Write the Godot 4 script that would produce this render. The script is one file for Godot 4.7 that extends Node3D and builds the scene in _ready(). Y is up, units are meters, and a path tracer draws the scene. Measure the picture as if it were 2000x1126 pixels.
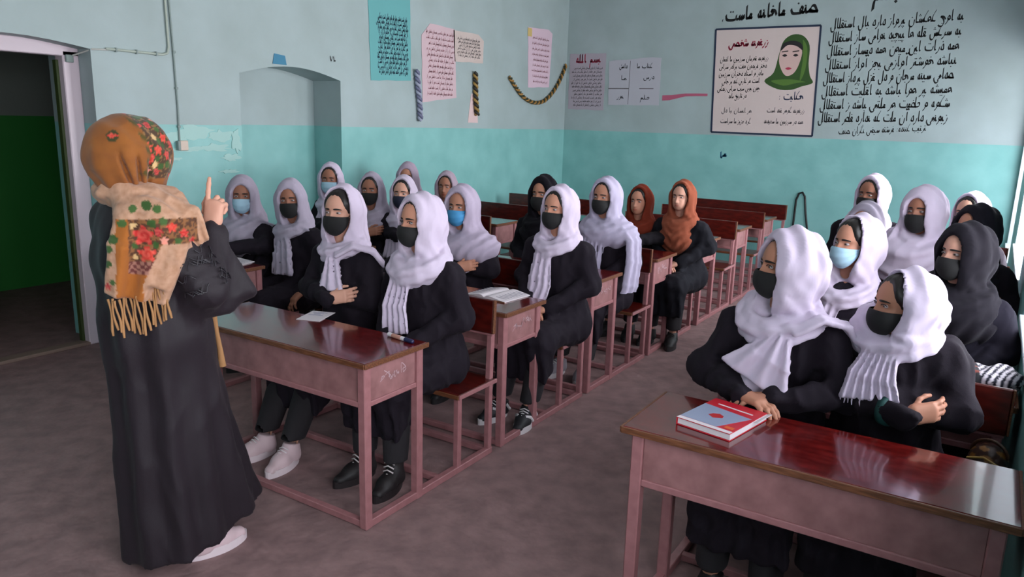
extends Node3D
# A classroom: x runs along the back wall, -z towards it; the girls sit facing +z, the teacher stands at the front.

const XL := -5.25      # face of the left wall
const XR := 0.2        # face of the right wall
const ZB := -9.6       # face of the back wall
const ZF := 2.6        # face of the front wall
const HC := 3.35       # ceiling
const PAINT := 1.585   # top of the teal paint
const DESK := 0.74
const SEAT := 0.41


func _ready() -> void:
	# camera
	var cam := Camera3D.new()
	cam.name = "camera"
	add_child(cam)
	var pitch := 0.219
	var yaw := 0.5617
	var roll := 0.0297
	var fw := Vector3(-sin(yaw) * cos(pitch), -sin(pitch), -cos(yaw) * cos(pitch))
	var rt := Vector3(cos(yaw), 0, -sin(yaw))
	var up := rt.cross(fw)
	cam.transform = Transform3D(Basis(rt * cos(roll) + up * sin(roll), up * cos(roll) - rt * sin(roll), -fw), Vector3(0, 1.6872, 0))
	cam.fov = rad_to_deg(2.0 * atan(563.0 / 1471.3))
	cam.near = 0.05
	cam.current = true
	# sky and exposure
	var we := WorldEnvironment.new()
	we.name = "world"
	var env := Environment.new()
	env.background_mode = Environment.BG_SKY
	var sm := ProceduralSkyMaterial.new()
	sm.sky_top_color = Color(0.62, 0.74, 0.92)
	sm.sky_horizon_color = Color(0.90, 0.93, 0.97)
	sm.ground_bottom_color = Color(0.55, 0.53, 0.50)
	sm.ground_horizon_color = Color(0.80, 0.80, 0.78)
	sm.energy_multiplier = 2.2
	var sky := Sky.new()
	sky.sky_material = sm
	env.sky = sky
	env.tonemap_mode = Environment.TONE_MAPPER_LINEAR
	env.tonemap_exposure = 1.0
	env.sdfgi_enabled = true
	env.ssao_enabled = true
	env.ssil_enabled = true
	we.environment = env
	add_child(we)
	# daylight at the windows of the right-hand wall and of the front wall
	for w in WINDOWS:
		window_light(Vector3(XR + 0.42, (w[2] + w[3]) * 0.5, (w[0] + w[1]) * 0.5), Vector2(w[1] - w[0], w[3] - w[2]), PI / 2, w[4])
	noise.seed = 7
	noise.frequency = 1.0
	noise.fractal_octaves = 3
	var t0 := Time.get_ticks_msec()
	room()
	wall_things()
	furniture()
	print("room ", Time.get_ticks_msec() - t0)
	people()
	small_things()
	print("all ", Time.get_ticks_msec() - t0)


# z from, z to, sill, head, strength
const WINDOWS := [[-9.55, -8.0, 0.55, 2.5, 6.5], [-7.0, -5.2, 0.85, 2.5, 27.0], [-4.2, -2.4, 0.85, 2.5, 9.0], [-1.5, 0.3, 0.85, 2.5, 13.0], [0.9, 2.3, 0.85, 2.5, 11.0]]


func window_light(at: Vector3, size: Vector2, turn: float, e: float) -> void:
	var l := AreaLight3D.new()
	l.name = numbered("window_daylight")
	l.area_size = size
	l.light_energy = e * ENERGY
	l.light_color = Color(0.985, 0.985, 1.0)
	l.area_range = 30.0
	l.area_attenuation = 2.0
	l.shadow_enabled = true
	add_child(l)
	l.position = at
	l.rotation.y = turn

const ENERGY := 1.0
# ---------------------------------------------------------------- mesh helpers
class MB:
	var v := PackedVector3Array()
	var n := PackedVector3Array()
	var c := PackedColorArray()
	var ix := PackedInt32Array()
	var col := Color.WHITE

	func tri(a: Vector3, b: Vector3, d: Vector3, out: Vector3) -> void:
		var m := (b - a).cross(d - a)
		var l := m.length()
		if l < 1e-12:
			return
		m /= l
		if m.dot(out) < 0.0:
			var t := b
			b = d
			d = t
			m = -m
		var i := v.size()
		v.append(a); v.append(b); v.append(d)
		for k in 3:
			n.append(m)
			c.append(col)
		ix.append(i); ix.append(i + 2); ix.append(i + 1)

	func quad(a: Vector3, b: Vector3, d: Vector3, e: Vector3, out: Vector3) -> void:
		tri(a, b, d, out)
		tri(a, d, e, out)

	func box(at: Vector3, size: Vector3, bev := 0.004, bs := Basis.IDENTITY) -> void:
		var h := size * 0.5
		var b := minf(bev, minf(h.x, minf(h.y, h.z)) * 0.45)
		var g := h - Vector3.ONE * b
		for ax in 3:
			var u := (ax + 1) % 3
			var w := (ax + 2) % 3
			for s in [-1.0, 1.0]:
				var p := []
				for q in [[-1, -1], [1, -1], [1, 1], [-1, 1]]:
					var e := Vector3.ZERO
					e[ax] = s * h[ax]
					e[u] = q[0] * g[u]
					e[w] = q[1] * g[w]
					p.append(at + bs * e)
				var o := Vector3.ZERO
				o[ax] = s
				quad(p[0], p[1], p[2], p[3], bs * o)
		if b <= 0.0:
			return
		for ax in 3:
			var u := (ax + 1) % 3
			var w := (ax + 2) % 3
			for su in [-1.0, 1.0]:
				for sw in [-1.0, 1.0]:
					var p := []
					for q in [[-1, 0], [1, 0], [1, 1], [-1, 1]]:
						var e := Vector3.ZERO
						e[ax] = q[0] * g[ax]
						e[u] = su * (h[u] if q[1] == 0 else g[u])
						e[w] = sw * (g[w] if q[1] == 0 else h[w])
						p.append(at + bs * e)
					var o := Vector3.ZERO
					o[u] = su
					o[w] = sw
					quad(p[0], p[1], p[2], p[3], bs * o)
		for sx in [-1.0, 1.0]:
			for sy in [-1.0, 1.0]:
				for sz in [-1.0, 1.0]:
					tri(at + bs * Vector3(sx * h.x, sy * g.y, sz * g.z), at + bs * Vector3(sx * g.x, sy * h.y, sz * g.z), at + bs * Vector3(sx * g.x, sy * g.y, sz * h.z), bs * Vector3(sx, sy, sz))

	func bar(a: Vector3, b: Vector3, w: float, d: float, up := Vector3.UP, bev := 0.003) -> void:
		var z := (b - a).normalized()
		if absf(z.dot(up)) > 0.95:
			up = Vector3(0, 0, 1)
		var x := up.cross(z).normalized()
		box((a + b) * 0.5, Vector3(w, d, (b - a).length()), bev, Basis(x, z.cross(x), z))

	# smooth grid of points; rows of equal length
	func grid(rows: Array, wrap := false, flip := false) -> void:
		var i0 := v.size()
		var m: int = rows[0].size()
		for r in rows:
			for p in r:
				v.append(p)
				n.append(Vector3.ZERO)
				c.append(col)
		var q := ix.size()
		for j in rows.size() - 1:
			for i in (m if wrap else m - 1):
				var a := i0 + j * m + i
				var b := i0 + j * m + (i + 1) % m
				var d := b + m
				var e := a + m
				if flip:
					ix.append_array(PackedInt32Array([a, d, b, a, e, d]))
				else:
					ix.append_array(PackedInt32Array([a, b, d, a, d, e]))
		smooth(i0, q)

	func smooth(i0: int, q: int) -> void:
		for i in range(i0, v.size()):
			n[i] = Vector3.ZERO
		for t in range(q, ix.size(), 3):
			var a := ix[t]
			var b := ix[t + 1]
			var d := ix[t + 2]
			var m := (v[d] - v[a]).cross(v[b] - v[a])
			n[a] += m
			n[b] += m
			n[d] += m
		for i in range(i0, v.size()):
			n[i] = n[i].normalized()

	func tube(pts: Array, rad, seg := 8, flat := 1.0, lat := Vector3.ZERO) -> void:
		var rows := []
		var side := Vector3.ZERO
		for i in pts.size():
			var t: Vector3 = (pts[mini(i + 1, pts.size() - 1)] - pts[maxi(i - 1, 0)]).normalized()
			if side == Vector3.ZERO:
				side = lat if lat != Vector3.ZERO else (Vector3.UP if absf(t.y) < 0.9 else Vector3.RIGHT)
			side = (side - t * side.dot(t)).normalized()
			var w := t.cross(side)
			var r: float = rad[i] if rad is Array else rad
			var row := PackedVector3Array()
			for k in seg:
				var an := TAU * k / seg
				row.append(pts[i] + side * cos(an) * r + w * sin(an) * r * flat)
			rows.append(row)
		var first := PackedVector3Array()
		var last := PackedVector3Array()
		for k in seg:
			first.append(pts[0])
			last.append(pts[-1])
		rows.insert(0, first)
		rows.append(last)
		grid(rows, true, true)

	# polygon in x,y of the frame, from z = 0 to z = depth
	func prism(poly: PackedVector2Array, fr: Transform3D, depth: float) -> void:
		var t := Geometry2D.triangulate_polygon(poly)
		for i in range(0, t.size(), 3):
			for z in [0.0, depth]:
				var a := fr * Vector3(poly[t[i]].x, poly[t[i]].y, z)
				var b := fr * Vector3(poly[t[i + 1]].x, poly[t[i + 1]].y, z)
				var d := fr * Vector3(poly[t[i + 2]].x, poly[t[i + 2]].y, z)
				tri(a, b, d, fr.basis.z * (1.0 if (z > 0) == (depth > 0) and z != 0.0 else -signf(depth)))
		var area := 0.0
		for i in poly.size():
			var p := poly[i]
			var q := poly[(i + 1) % poly.size()]
			area += p.x * q.y - q.x * p.y
		for i in poly.size():
			var p := poly[i]
			var q := poly[(i + 1) % poly.size()]
			var o := Vector2(q.y - p.y, p.x - q.x) * signf(area)
			quad(fr * Vector3(p.x, p.y, 0), fr * Vector3(q.x, q.y, 0), fr * Vector3(q.x, q.y, depth), fr * Vector3(p.x, p.y, depth), fr.basis * Vector3(o.x, o.y, 0))

	func add(o: MB, x := Transform3D.IDENTITY, tint = null) -> void:
		var i0 := v.size()
		var nb := x.basis.inverse().transposed()
		var flip := x.basis.determinant() < 0.0
		for i in o.v.size():
			v.append(x * o.v[i])
			n.append((nb * o.n[i]).normalized())
			c.append(o.c[i] if tint == null else tint)
		for t in range(0, o.ix.size(), 3):
			ix.append(i0 + o.ix[t])
			ix.append(i0 + o.ix[t + (2 if flip else 1)])
			ix.append(i0 + o.ix[t + (1 if flip else 2)])

	func mesh(mat: Material) -> ArrayMesh:
		var a := []
		a.resize(Mesh.ARRAY_MAX)
		a[Mesh.ARRAY_VERTEX] = v
		a[Mesh.ARRAY_NORMAL] = n
		a[Mesh.ARRAY_COLOR] = c
		a[Mesh.ARRAY_INDEX] = ix
		var m := ArrayMesh.new()
		m.add_surface_from_arrays(Mesh.PRIMITIVE_TRIANGLES, a)
		m.surface_set_material(0, mat)
		return m


# ---------------------------------------------------------------- a distance field on a grid, meshed as surface nets
class Field:
	var o: Vector3
	var h: float
	var nx: int
	var ny: int
	var nz: int
	var f := PackedFloat32Array()
	const BIG := 1.0

	func _init(lo: Vector3, hi: Vector3, cell: float) -> void:
		o = lo
		h = cell
		nx = int((hi.x - lo.x) / cell) + 2
		ny = int((hi.y - lo.y) / cell) + 2
		nz = int((hi.z - lo.z) / cell) + 2
		f.resize(nx * ny * nz)
		f.fill(BIG)

	func span(lo: Vector3, hi: Vector3) -> PackedInt32Array:
		return PackedInt32Array([clampi(int(floor((lo.x - o.x) / h)), 0, nx - 1), clampi(int(ceil((hi.x - o.x) / h)), 0, nx - 1),
			clampi(int(floor((lo.y - o.y) / h)), 0, ny - 1), clampi(int(ceil((hi.y - o.y) / h)), 0, ny - 1),
			clampi(int(floor((lo.z - o.z) / h)), 0, nz - 1), clampi(int(ceil((hi.z - o.z) / h)), 0, nz - 1)])

	# tapered capsule, stretched by sc across its axis, with fn folds of height fa running along it, twisting by tw
	func cap(a: Vector3, b: Vector3, ra: float, rb: float, k := 0.03, sc := Vector3.ONE, fn := 0.0, fa := 0.0, tw := 0.0) -> void:
		var inv := Vector3.ONE / sc
		var ms := minf(sc.x, minf(sc.y, sc.z))
		var mx := maxf(sc.x, maxf(sc.y, sc.z))
		var a2 := a * inv
		var ba := b * inv - a2
		var l2 := 1.0 / maxf(ba.dot(ba), 1e-9)
		var pad := maxf(ra, rb) * mx + fa + maxf(k, 3.0 * h)
		var g := span(a.min(b) - Vector3.ONE * pad, a.max(b) + Vector3.ONE * pad)
		var t := ba.normalized()
		var u := (Vector3.RIGHT if absf(t.x) < 0.8 else Vector3.FORWARD)
		u = (u - t * u.dot(t)).normalized()
		var w := t.cross(u)
		for z in range(g[4], g[5] + 1):
			for y in range(g[2], g[3] + 1):
				var i := g[0] + nx * (y + ny * z)
				var p := (o + Vector3(g[0] - 1, y, z) * h) * inv - a2
				var dx := h * inv.x
				for x in range(g[0], g[1] + 1):
					p.x += dx
					var s := clampf(p.dot(ba) * l2, 0.0, 1.0)
					var q := p - ba * s
					var d := (q.length() - (ra + (rb - ra) * s)) * ms
					if d < pad:
						if fa > 0.0:
							d -= fa * sin(fn * atan2(q.dot(w), q.dot(u)) + tw * s)
						var e := f[i]
						var m := k - absf(e - d)
						f[i] = minf(e, d) - (m * m / k * 0.25 if m > 0.0 else 0.0)
					i += 1

	# flat ribbon from a to b, half widths wa and wb, half thickness th, with pn pleats of depth pa across its width
	func strip(a: Vector3, b: Vector3, lat: Vector3, wa: float, wb: float, th: float, k := 0.015, pa := 0.0, pn := 0.0, ph := 0.0, bow := 0.0) -> void:
		var t := (b - a).normalized()
		var l := (b - a).length()
		lat = (lat - t * lat.dot(t)).normalized()
		var nr := t.cross(lat)
		var pad := th + pa + absf(bow) + maxf(k, 3.0 * h)
		var e1 := lat.abs() * wa
		var e2 := lat.abs() * wb
		var g := span((a - e1).min(b - e2) - Vector3.ONE * pad, (a + e1).max(b + e2) + Vector3.ONE * pad)
		for z in range(g[4], g[5] + 1):
			for y in range(g[2], g[3] + 1):
				var i := g[0] + nx * (y + ny * z)
				var p := o + Vector3(g[0] - 1, y, z) * h - a
				for x in range(g[0], g[1] + 1):
					p.x += h
					var al := p.dot(t)
					var s := clampf(al / l, 0.0, 1.0)
					var la := p.dot(lat)
					var w := wa + (wb - wa) * s
					var no := p.dot(nr)
					var uu := clampf(la / w, -1.2, 1.2)
					if pa > 0.0:
						no -= pa * sin(uu * pn * PI + ph)
					if bow != 0.0:
						no -= bow * (1.0 - uu * uu)
					var d := Vector3(al - s * l, maxf(absf(la) - w, 0.0), no).length() - th
					if d < pad:
						var e := f[i]
						var m := k - absf(e - d)
						f[i] = minf(e, d) - (m * m / k * 0.25 if m > 0.0 else 0.0)
					i += 1

	# ellipsoid; wave: folds of height fa across the direction wd (wd.length() = waves per metre * TAU), vx mirrors them about x
	func ell(x0: Transform3D, r: Vector3, k := 0.03, carve := false, fa := 0.0, wd := Vector3.ZERO, vx := 0.0) -> void:
		var mr := maxf(r.x, maxf(r.y, r.z)) + maxf(k, 3.0 * h) + fa
		var g := span(x0.origin - Vector3.ONE * mr, x0.origin + Vector3.ONE * mr)
		var bi := x0.basis.transposed()
		var ir := Vector3.ONE / r
		var lim := maxf(k, 3.0 * h) + fa
		for z in range(g[4], g[5] + 1):
			for y in range(g[2], g[3] + 1):
				var i := g[0] + nx * (y + ny * z)
				var p := o + Vector3(g[0] - 1, y, z) * h - x0.origin
				for x in range(g[0], g[1] + 1):
					p.x += h
					var q := bi * p
					var s := q * ir
					var k0 := s.length()
					if k0 < 0.0001:
						k0 = 0.0001
					var d := k0 * (k0 - 1.0) / (s * ir).length()
					if d < lim:
						if fa > 0.0:
							d -= fa * sin(q.dot(wd) + vx * absf(q.x) + 1.6 * sin(q.y * 23.0 + q.x * 9.0))
						var e := f[i]
						if carve:
							var m := k - absf(e + d)
							f[i] = maxf(e, -d) + (m * m / k * 0.25 if m > 0.0 else 0.0)
						else:
							var m := k - absf(e - d)
							f[i] = minf(e, d) - (m * m / k * 0.25 if m > 0.0 else 0.0)
					i += 1

	# keeps what lies on the inner side of a plane
	func cut(p0: Vector3, nr: Vector3) -> void:
		for z in nz:
			for y in ny:
				var i := nx * (y + ny * z)
				var d := (o + Vector3(0, y, z) * h - p0).dot(nr)
				var dx := nr.x * h
				for x in nx:
					if d > f[i]:
						f[i] = d
					d += dx
					i += 1

	func mesh(mb: MB, amp := 0.0, freq := Vector3.ONE, noise: FastNoiseLite = null, paint = null) -> void:
		var i0 := mb.v.size()
		var q0 := mb.ix.size()
		var id := PackedInt32Array()
		id.resize(f.size())
		id.fill(-1)
		var sx := 1
		var sy := nx
		var sz := nx * ny
		var off := PackedInt32Array([0, sx, sy, sx + sy, sz, sx + sz, sy + sz, sx + sy + sz])
		var e0 := PackedInt32Array([0, 2, 4, 6, 0, 1, 4, 5, 0, 1, 2, 3])
		var e1 := PackedInt32Array([1, 3, 5, 7, 2, 3, 6, 7, 4, 5, 6, 7])
		var cor := PackedVector3Array()
		for k in 8:
			cor.append(Vector3(k & 1, (k >> 1) & 1, (k >> 2) & 1))
		var thr := 3.2 * h
		var vals := PackedFloat32Array()
		vals.resize(8)
		var cells := PackedInt32Array()
		for z in nz - 1:
			for y in ny - 1:
				var i := nx * (y + ny * z)
				for x in nx - 1:
					if absf(f[i]) < thr:
						var neg := 0
						for k in 8:
							var fv := f[i + off[k]]
							vals[k] = fv
							if fv < 0.0:
								neg += 1
						if neg > 0 and neg < 8:
							var s := Vector3.ZERO
							var cnt := 0
							for k in 12:
								var a := vals[e0[k]]
								var b := vals[e1[k]]
								if (a < 0.0) != (b < 0.0):
									s += cor[e0[k]].lerp(cor[e1[k]], a / (a - b))
									cnt += 1
							id[i] = mb.v.size()
							mb.v.append(o + (Vector3(x, y, z) + s / cnt) * h)
							mb.n.append(Vector3.ZERO)
							mb.c.append(mb.col)
							cells.append(i)
					i += 1
		var ix := mb.ix
		for i in cells:
			var a := f[i] < 0.0
			var x := i % nx
			var y := (i / nx) % ny
			var z := i / sz
			if y > 0 and z > 0 and a != (f[i + sx] < 0.0):
				_quad(ix, id[i], id[i - sy], id[i - sy - sz], id[i - sz], a)
			if x > 0 and z > 0 and a != (f[i + sy] < 0.0):
				_quad(ix, id[i], id[i - sz], id[i - sx - sz], id[i - sx], a)
			if x > 0 and y > 0 and a != (f[i + sz] < 0.0):
				_quad(ix, id[i], id[i - sx], id[i - sx - sy], id[i - sy], a)
		mb.ix = ix
		mb.smooth(i0, q0)
		if amp > 0.0:
			for i in range(i0, mb.v.size()):
				var p := mb.v[i]
				var w := noise.get_noise_3dv(p * freq)
				mb.v[i] = p + mb.n[i] * amp * (0.5 - absf(w) * 2.4)
			mb.smooth(i0, q0)
		if paint != null:
			for i in range(i0, mb.v.size()):
				mb.c[i] = paint.call(mb.v[i], mb.n[i])

	func _quad(ix: PackedInt32Array, a: int, b: int, c: int, d: int, inside: bool) -> void:
		if a < 0 or b < 0 or c < 0 or d < 0:
			return
		if inside:
			ix.append(a); ix.append(c); ix.append(b)
			ix.append(a); ix.append(d); ix.append(c)
		else:
			ix.append(a); ix.append(b); ix.append(c)
			ix.append(a); ix.append(c); ix.append(d)


# ---------------------------------------------------------------- objects
var taken := {}
var noise := FastNoiseLite.new()
var mats := {}


func numbered(called: String) -> String:
	if not taken.has(called):
		taken[called] = 0
		return called
	taken[called] += 1
	return "%s_%03d" % [called, taken[called]]


func tag(o: Node, label: String, category: String, group := "") -> Node:
	o.set_meta("label", label)
	o.set_meta("category", category)
	if group:
		o.set_meta("group", group)
	return o


func thing(called: String, label: String, category: String, at := Vector3.ZERO, turn := 0.0, group := "") -> Node3D:
	var o := Node3D.new()
	o.name = numbered(called)
	add_child(o)
	o.position = at
	o.rotation.y = turn
	tag(o, label, category, group)
	return o


func put(called: String, mesh: Mesh, parent: Node = null, at := Transform3D.IDENTITY) -> MeshInstance3D:
	var o := MeshInstance3D.new()
	o.mesh = mesh
	o.transform = at
	if parent == null:
		o.name = numbered(called)
		add_child(o)
	else:
		o.name = called
		parent.add_child(o, true)
	return o


func struct(called: String, mesh: Mesh) -> MeshInstance3D:
	var o := put(called, mesh)
	o.set_meta("kind", "structure")
	return o


func dup(o: Node3D, at: Vector3, turn: float, label: String) -> Node3D:
	var r := o.duplicate()
	r.name = numbered(str(o.name).trim_suffix("_001"))
	add_child(r)
	r.position = at
	r.rotation.y = turn
	r.set_meta("label", label)
	return r


func mat(key: String, col: Color, rough := 0.8, opt := {}) -> StandardMaterial3D:
	if mats.has(key):
		return mats[key]
	var m := StandardMaterial3D.new()
	m.resource_name = key
	m.albedo_color = col
	m.roughness = rough
	m.metallic_specular = opt.get("spec", 0.5)
	if opt.has("vc"):
		m.vertex_color_use_as_albedo = true
	if opt.has("tex"):
		m.albedo_texture = opt.tex
		m.uv1_triplanar = true
		m.uv1_world_triplanar = opt.get("world", false)
		m.uv1_scale = opt.get("scale", Vector3.ONE)
	if opt.has("bump"):
		m.normal_enabled = true
		m.normal_texture = opt.bump
		m.normal_scale = opt.get("bump_scale", 0.5)
		m.uv1_triplanar = true
		m.uv1_world_triplanar = opt.get("world", false)
		m.uv1_scale = opt.get("scale", Vector3.ONE)
	if opt.has("rim"):
		m.rim_enabled = true
		m.rim = opt.rim
		m.rim_tint = 0.6
	if opt.has("coat"):
		m.clearcoat_enabled = true
		m.clearcoat = opt.coat
		m.clearcoat_roughness = opt.get("coat_rough", 0.12)
	if opt.has("alpha"):
		m.transparency = BaseMaterial3D.TRANSPARENCY_ALPHA
		m.albedo_color.a = opt.alpha
	if opt.has("back"):
		m.backlight_enabled = true
		m.backlight = opt.back
	mats[key] = m
	return m


# a noise picture between two tints (they multiply the material's colour)
func grain(seed_: int, freq: float, lo: Color, hi: Color, size := 512, oct := 4, type := FastNoiseLite.TYPE_SIMPLEX_SMOOTH) -> NoiseTexture2D:
	var t := NoiseTexture2D.new()
	var fn := FastNoiseLite.new()
	fn.seed = seed_
	fn.frequency = freq
	fn.fractal_octaves = oct
	fn.noise_type = type
	t.noise = fn
	t.width = size
	t.height = size
	t.seamless = true
	var gr := Gradient.new()
	gr.set_color(0, lo)
	gr.set_color(1, hi)
	t.color_ramp = gr
	return t


func bumps(seed_: int, freq: float, strength := 4.0, size := 512) -> NoiseTexture2D:
	var t := NoiseTexture2D.new()
	var fn := FastNoiseLite.new()
	fn.seed = seed_
	fn.frequency = freq
	fn.fractal_octaves = 4
	t.noise = fn
	t.width = size
	t.height = size
	t.seamless = true
	t.as_normal_map = true
	t.bump_strength = strength
	return t


# ---------------------------------------------------------------- the room
func room() -> void:
	var wt := grain(3, 0.006, Color(0.93, 0.93, 0.92), Color(1, 1, 1), 512)
	var wb := bumps(4, 0.02, 2.0)
	var upper := mat("pale_paint", Color(0.65, 0.715, 0.725), 0.55, {"tex": wt, "bump": wb, "bump_scale": 0.25, "world": true, "scale": Vector3.ONE * 0.45})
	var lower := mat("teal_paint", Color(0.545, 0.765, 0.755), 0.42, {"tex": grain(5, 0.008, Color(0.86, 0.9, 0.9), Color(1, 1, 1), 512), "bump": wb, "bump_scale": 0.3, "world": true, "scale": Vector3.ONE * 0.4})
	var ceil_m := mat("ceiling_paint", Color(0.82, 0.83, 0.82), 0.9)
	var floor_m := mat("floor_screed", Color(0.55, 0.45, 0.455), 0.75, {"tex": grain(8, 0.012, Color(0.82, 0.80, 0.79), Color(1.04, 1.02, 1.0), 1024, 5), "bump": bumps(9, 0.05, 3.0), "bump_scale": 0.35, "world": true, "scale": Vector3.ONE * 0.5})
	# floor and ceiling
	var mb := MB.new()
	mb.box(Vector3((XL + XR) * 0.5 - 1.6, -0.05, (ZB + ZF) * 0.5), Vector3(XR - XL + 5.2, 0.1, ZF - ZB + 1.0), 0.0)
	struct("floor", mb.mesh(floor_m))
	mb = MB.new()
	mb.box(Vector3((XL + XR) * 0.5 - 1.6, HC + 0.1, (ZB + ZF) * 0.5), Vector3(XR - XL + 5.2, 0.2, ZF - ZB + 1.0), 0.0)
	struct("ceiling", mb.mesh(ceil_m))
	# left wall: outline in (distance towards the back wall = -z, height), pushed out to x = XL - 0.42
	var door_a := 1.90    # door opening from z = -1.90 to z = -2.93
	var door_b := 2.93
	var nic_a := 4.12
	var nic_b := 5.245
	var fr := Transform3D(Basis(Vector3(0, 0, -1), Vector3(0, 1, 0), Vector3(1, 0, 0)), Vector3(XL, 0, 0))   # x -> -z, y -> y, z -> +x
	var lo := [Vector2(-ZF, 0), Vector2(door_a, 0), Vector2(door_a, PAINT), Vector2(-ZF, PAINT)]
	var w := thing_struct("wall_left")
	mb = MB.new()
	mb.prism(PackedVector2Array(lo), fr, -0.55)
	mb.prism(PackedVector2Array([Vector2(door_b, 0), Vector2(nic_a, 0), Vector2(nic_a, PAINT), Vector2(door_b, PAINT)]), fr, -0.55)
	mb.prism(PackedVector2Array([Vector2(nic_b, 0), Vector2(-ZB + 0.4, 0), Vector2(-ZB + 0.4, PAINT), Vector2(nic_b, PAINT)]), fr, -0.55)
	mb.prism(PackedVector2Array([Vector2(nic_a - 0.05, 0), Vector2(nic_b + 0.05, 0), Vector2(nic_b + 0.05, PAINT), Vector2(nic_a - 0.05, PAINT)]), Transform3D(fr.basis, fr.origin + Vector3(-0.36, 0, 0)), -0.19)
	put("lower_paint", mb.mesh(lower), w)
	mb = MB.new()
	var arch := [Vector2(-ZF, PAINT), Vector2(door_a, PAINT)]
	for i in 9:
		var s := i / 8.0
		arch.append(Vector2(lerpf(door_a, door_b, s), 2.075 + 0.05 * sin(s * PI)))
	arch.append(Vector2(door_b, PAINT))
	arch.append(Vector2(nic_a, PAINT))
	for i in 13:
		var s := i / 12.0
		arch.append(Vector2(lerpf(nic_a, nic_b, s), 2.0 + 0.085 * sin(s * PI)))
	arch.append_array([Vector2(nic_b, PAINT), Vector2(-ZB + 0.4, PAINT), Vector2(-ZB + 0.4, HC), Vector2(-ZF, HC)])
	mb.prism(PackedVector2Array(arch), fr, -0.55)
	mb.prism(PackedVector2Array([Vector2(nic_a - 0.05, PAINT), Vector2(nic_b + 0.05, PAINT), Vector2(nic_b + 0.05, 2.2), Vector2(nic_a - 0.05, 2.2)]), Transform3D(fr.basis, fr.origin + Vector3(-0.36, 0, 0)), -0.19)
	put("upper_paint", mb.mesh(upper), w)
	# whitish smears of paint at the border near the switch
	var pm := mat("pale_smear", Color(0.62, 0.775, 0.755), 0.5)
	var rng := RandomNumberGenerator.new()
	rng.seed = 12
	mb = MB.new()
	for s in [[3.52, 1.50, 0.30, 0.05], [3.70, 1.53, 0.35, 0.06], [3.92, 1.50, 0.28, 0.05], [3.62, 1.40, 0.30, 0.025], [3.85, 1.41, 0.34, 0.035], [4.0, 1.33, 0.2, 0.03], [4.06, 1.46, 0.1, 0.10], [3.98, 1.22, 0.2, 0.018], [3.5, 1.33, 0.14, 0.014]]:
		var poly := PackedVector2Array()
		for i in 22:
			var an := TAU * i / 22
			var rr := rng.randf_range(0.55, 1.1)
			poly.append(Vector2(s[0] + cos(an) * s[2] * 0.5 * rr, s[1] + sin(an) * s[3] * rr))
		mb.prism(poly, Transform3D(fr.basis, fr.origin + Vector3(-0.002, 0, 0)), 0.0030 + 0.0004 * mb.v.size() / 132.0)
	put("paint_smear", mb.mesh(pm), w)
	# door frame, threshold, corridor
	var fm := mat("white_gloss_paint", Color(0.80, 0.74, 0.78), 0.4)
	var d := thing_struct("door_1")
	mb = MB.new()
	var fx := XL - 0.20
	mb.box(Vector3(fx, 1.03, -door_b + 0.055), Vector3(0.10, 2.06, 0.11), 0.006)
	put("frame_post", mb.mesh(fm), d)
	mb = MB.new()
	mb.box(Vector3(fx, 1.03, -door_a - 0.055), Vector3(0.10, 2.06, 0.11), 0.006)
	put("frame_post", mb.mesh(fm), d)
	mb = MB.new()
	mb.box(Vector3(fx, 2.075, -(door_a + door_b) * 0.5), Vector3(0.10, 0.10, door_b - door_a), 0.006)
	put("frame_head", mb.mesh(fm), d)
	mb = MB.new()
	mb.box(Vector3(fx, 0.012, -(door_a + door_b) * 0.5), Vector3(0.10, 0.024, door_b - door_a - 0.2), 0.004)
	put("threshold", mb.mesh(mat("worn_wood", Color(0.50, 0.42, 0.38), 0.7)), d)
	mb = MB.new()
	mb.box(Vector3(fx - 0.03, 1.0, -door_b + 0.118), Vector3(0.045, 2.0, 0.02), 0.003)
	put("door_stop", mb.mesh(mat("olive_paint", Color(0.20, 0.26, 0.10), 0.5)), d)
	# the corridor beyond
	var cg := mat("corridor_green", Color(0.13, 0.46, 0.17), 0.6)
	var cu := mat("corridor_grey", Color(0.44, 0.47, 0.45), 0.8)
	var c := thing_struct("wall_corridor")
	mb = MB.new()
	mb.box(Vector3(-7.75, 0.8, -3.5), Vector3(0.2, 1.6, 12.0), 0.0)
	mb.box(Vector3(-6.7, 0.8, 2.5), Vector3(2.0, 1.6, 0.2), 0.0)
	mb.box(Vector3(-6.7, 0.8, -9.6), Vector3(2.0, 1.6, 0.2), 0.0)
	put("lower_paint", mb.mesh(cg), c)
	mb = MB.new()
	mb.box(Vector3(-7.75, 2.5, -3.5), Vector3(0.2, 1.8, 12.0), 0.0)
	mb.box(Vector3(-6.7, 2.5, 2.5), Vector3(2.0, 1.8, 0.2), 0.0)
	mb.box(Vector3(-6.7, 2.5, -9.6), Vector3(2.0, 1.8, 0.2), 0.0)
	put("upper_paint", mb.mesh(cu), c)
	# back wall
	var bw := thing_struct("wall_back")
	mb = MB.new()
	mb.box(Vector3((XL + XR) * 0.5, PAINT * 0.5, ZB - 0.2), Vector3(XR - XL + 1.2, PAINT, 0.4), 0.0)
	put("lower_paint", mb.mesh(lower), bw)
	mb = MB.new()
	mb.box(Vector3((XL + XR) * 0.5, (PAINT + HC) * 0.5, ZB - 0.2), Vector3(XR - XL + 1.2, HC - PAINT, 0.4), 0.0)
	put("upper_paint", mb.mesh(upper), bw)
	# front wall, behind the camera
	var fwl := thing_struct("wall_front")
	mb = MB.new()
	mb.box(Vector3((XL + XR) * 0.5, PAINT * 0.5, ZF + 0.2), Vector3(XR - XL + 1.2, PAINT, 0.4), 0.0)
	put("lower_paint", mb.mesh(lower), fwl)
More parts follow.
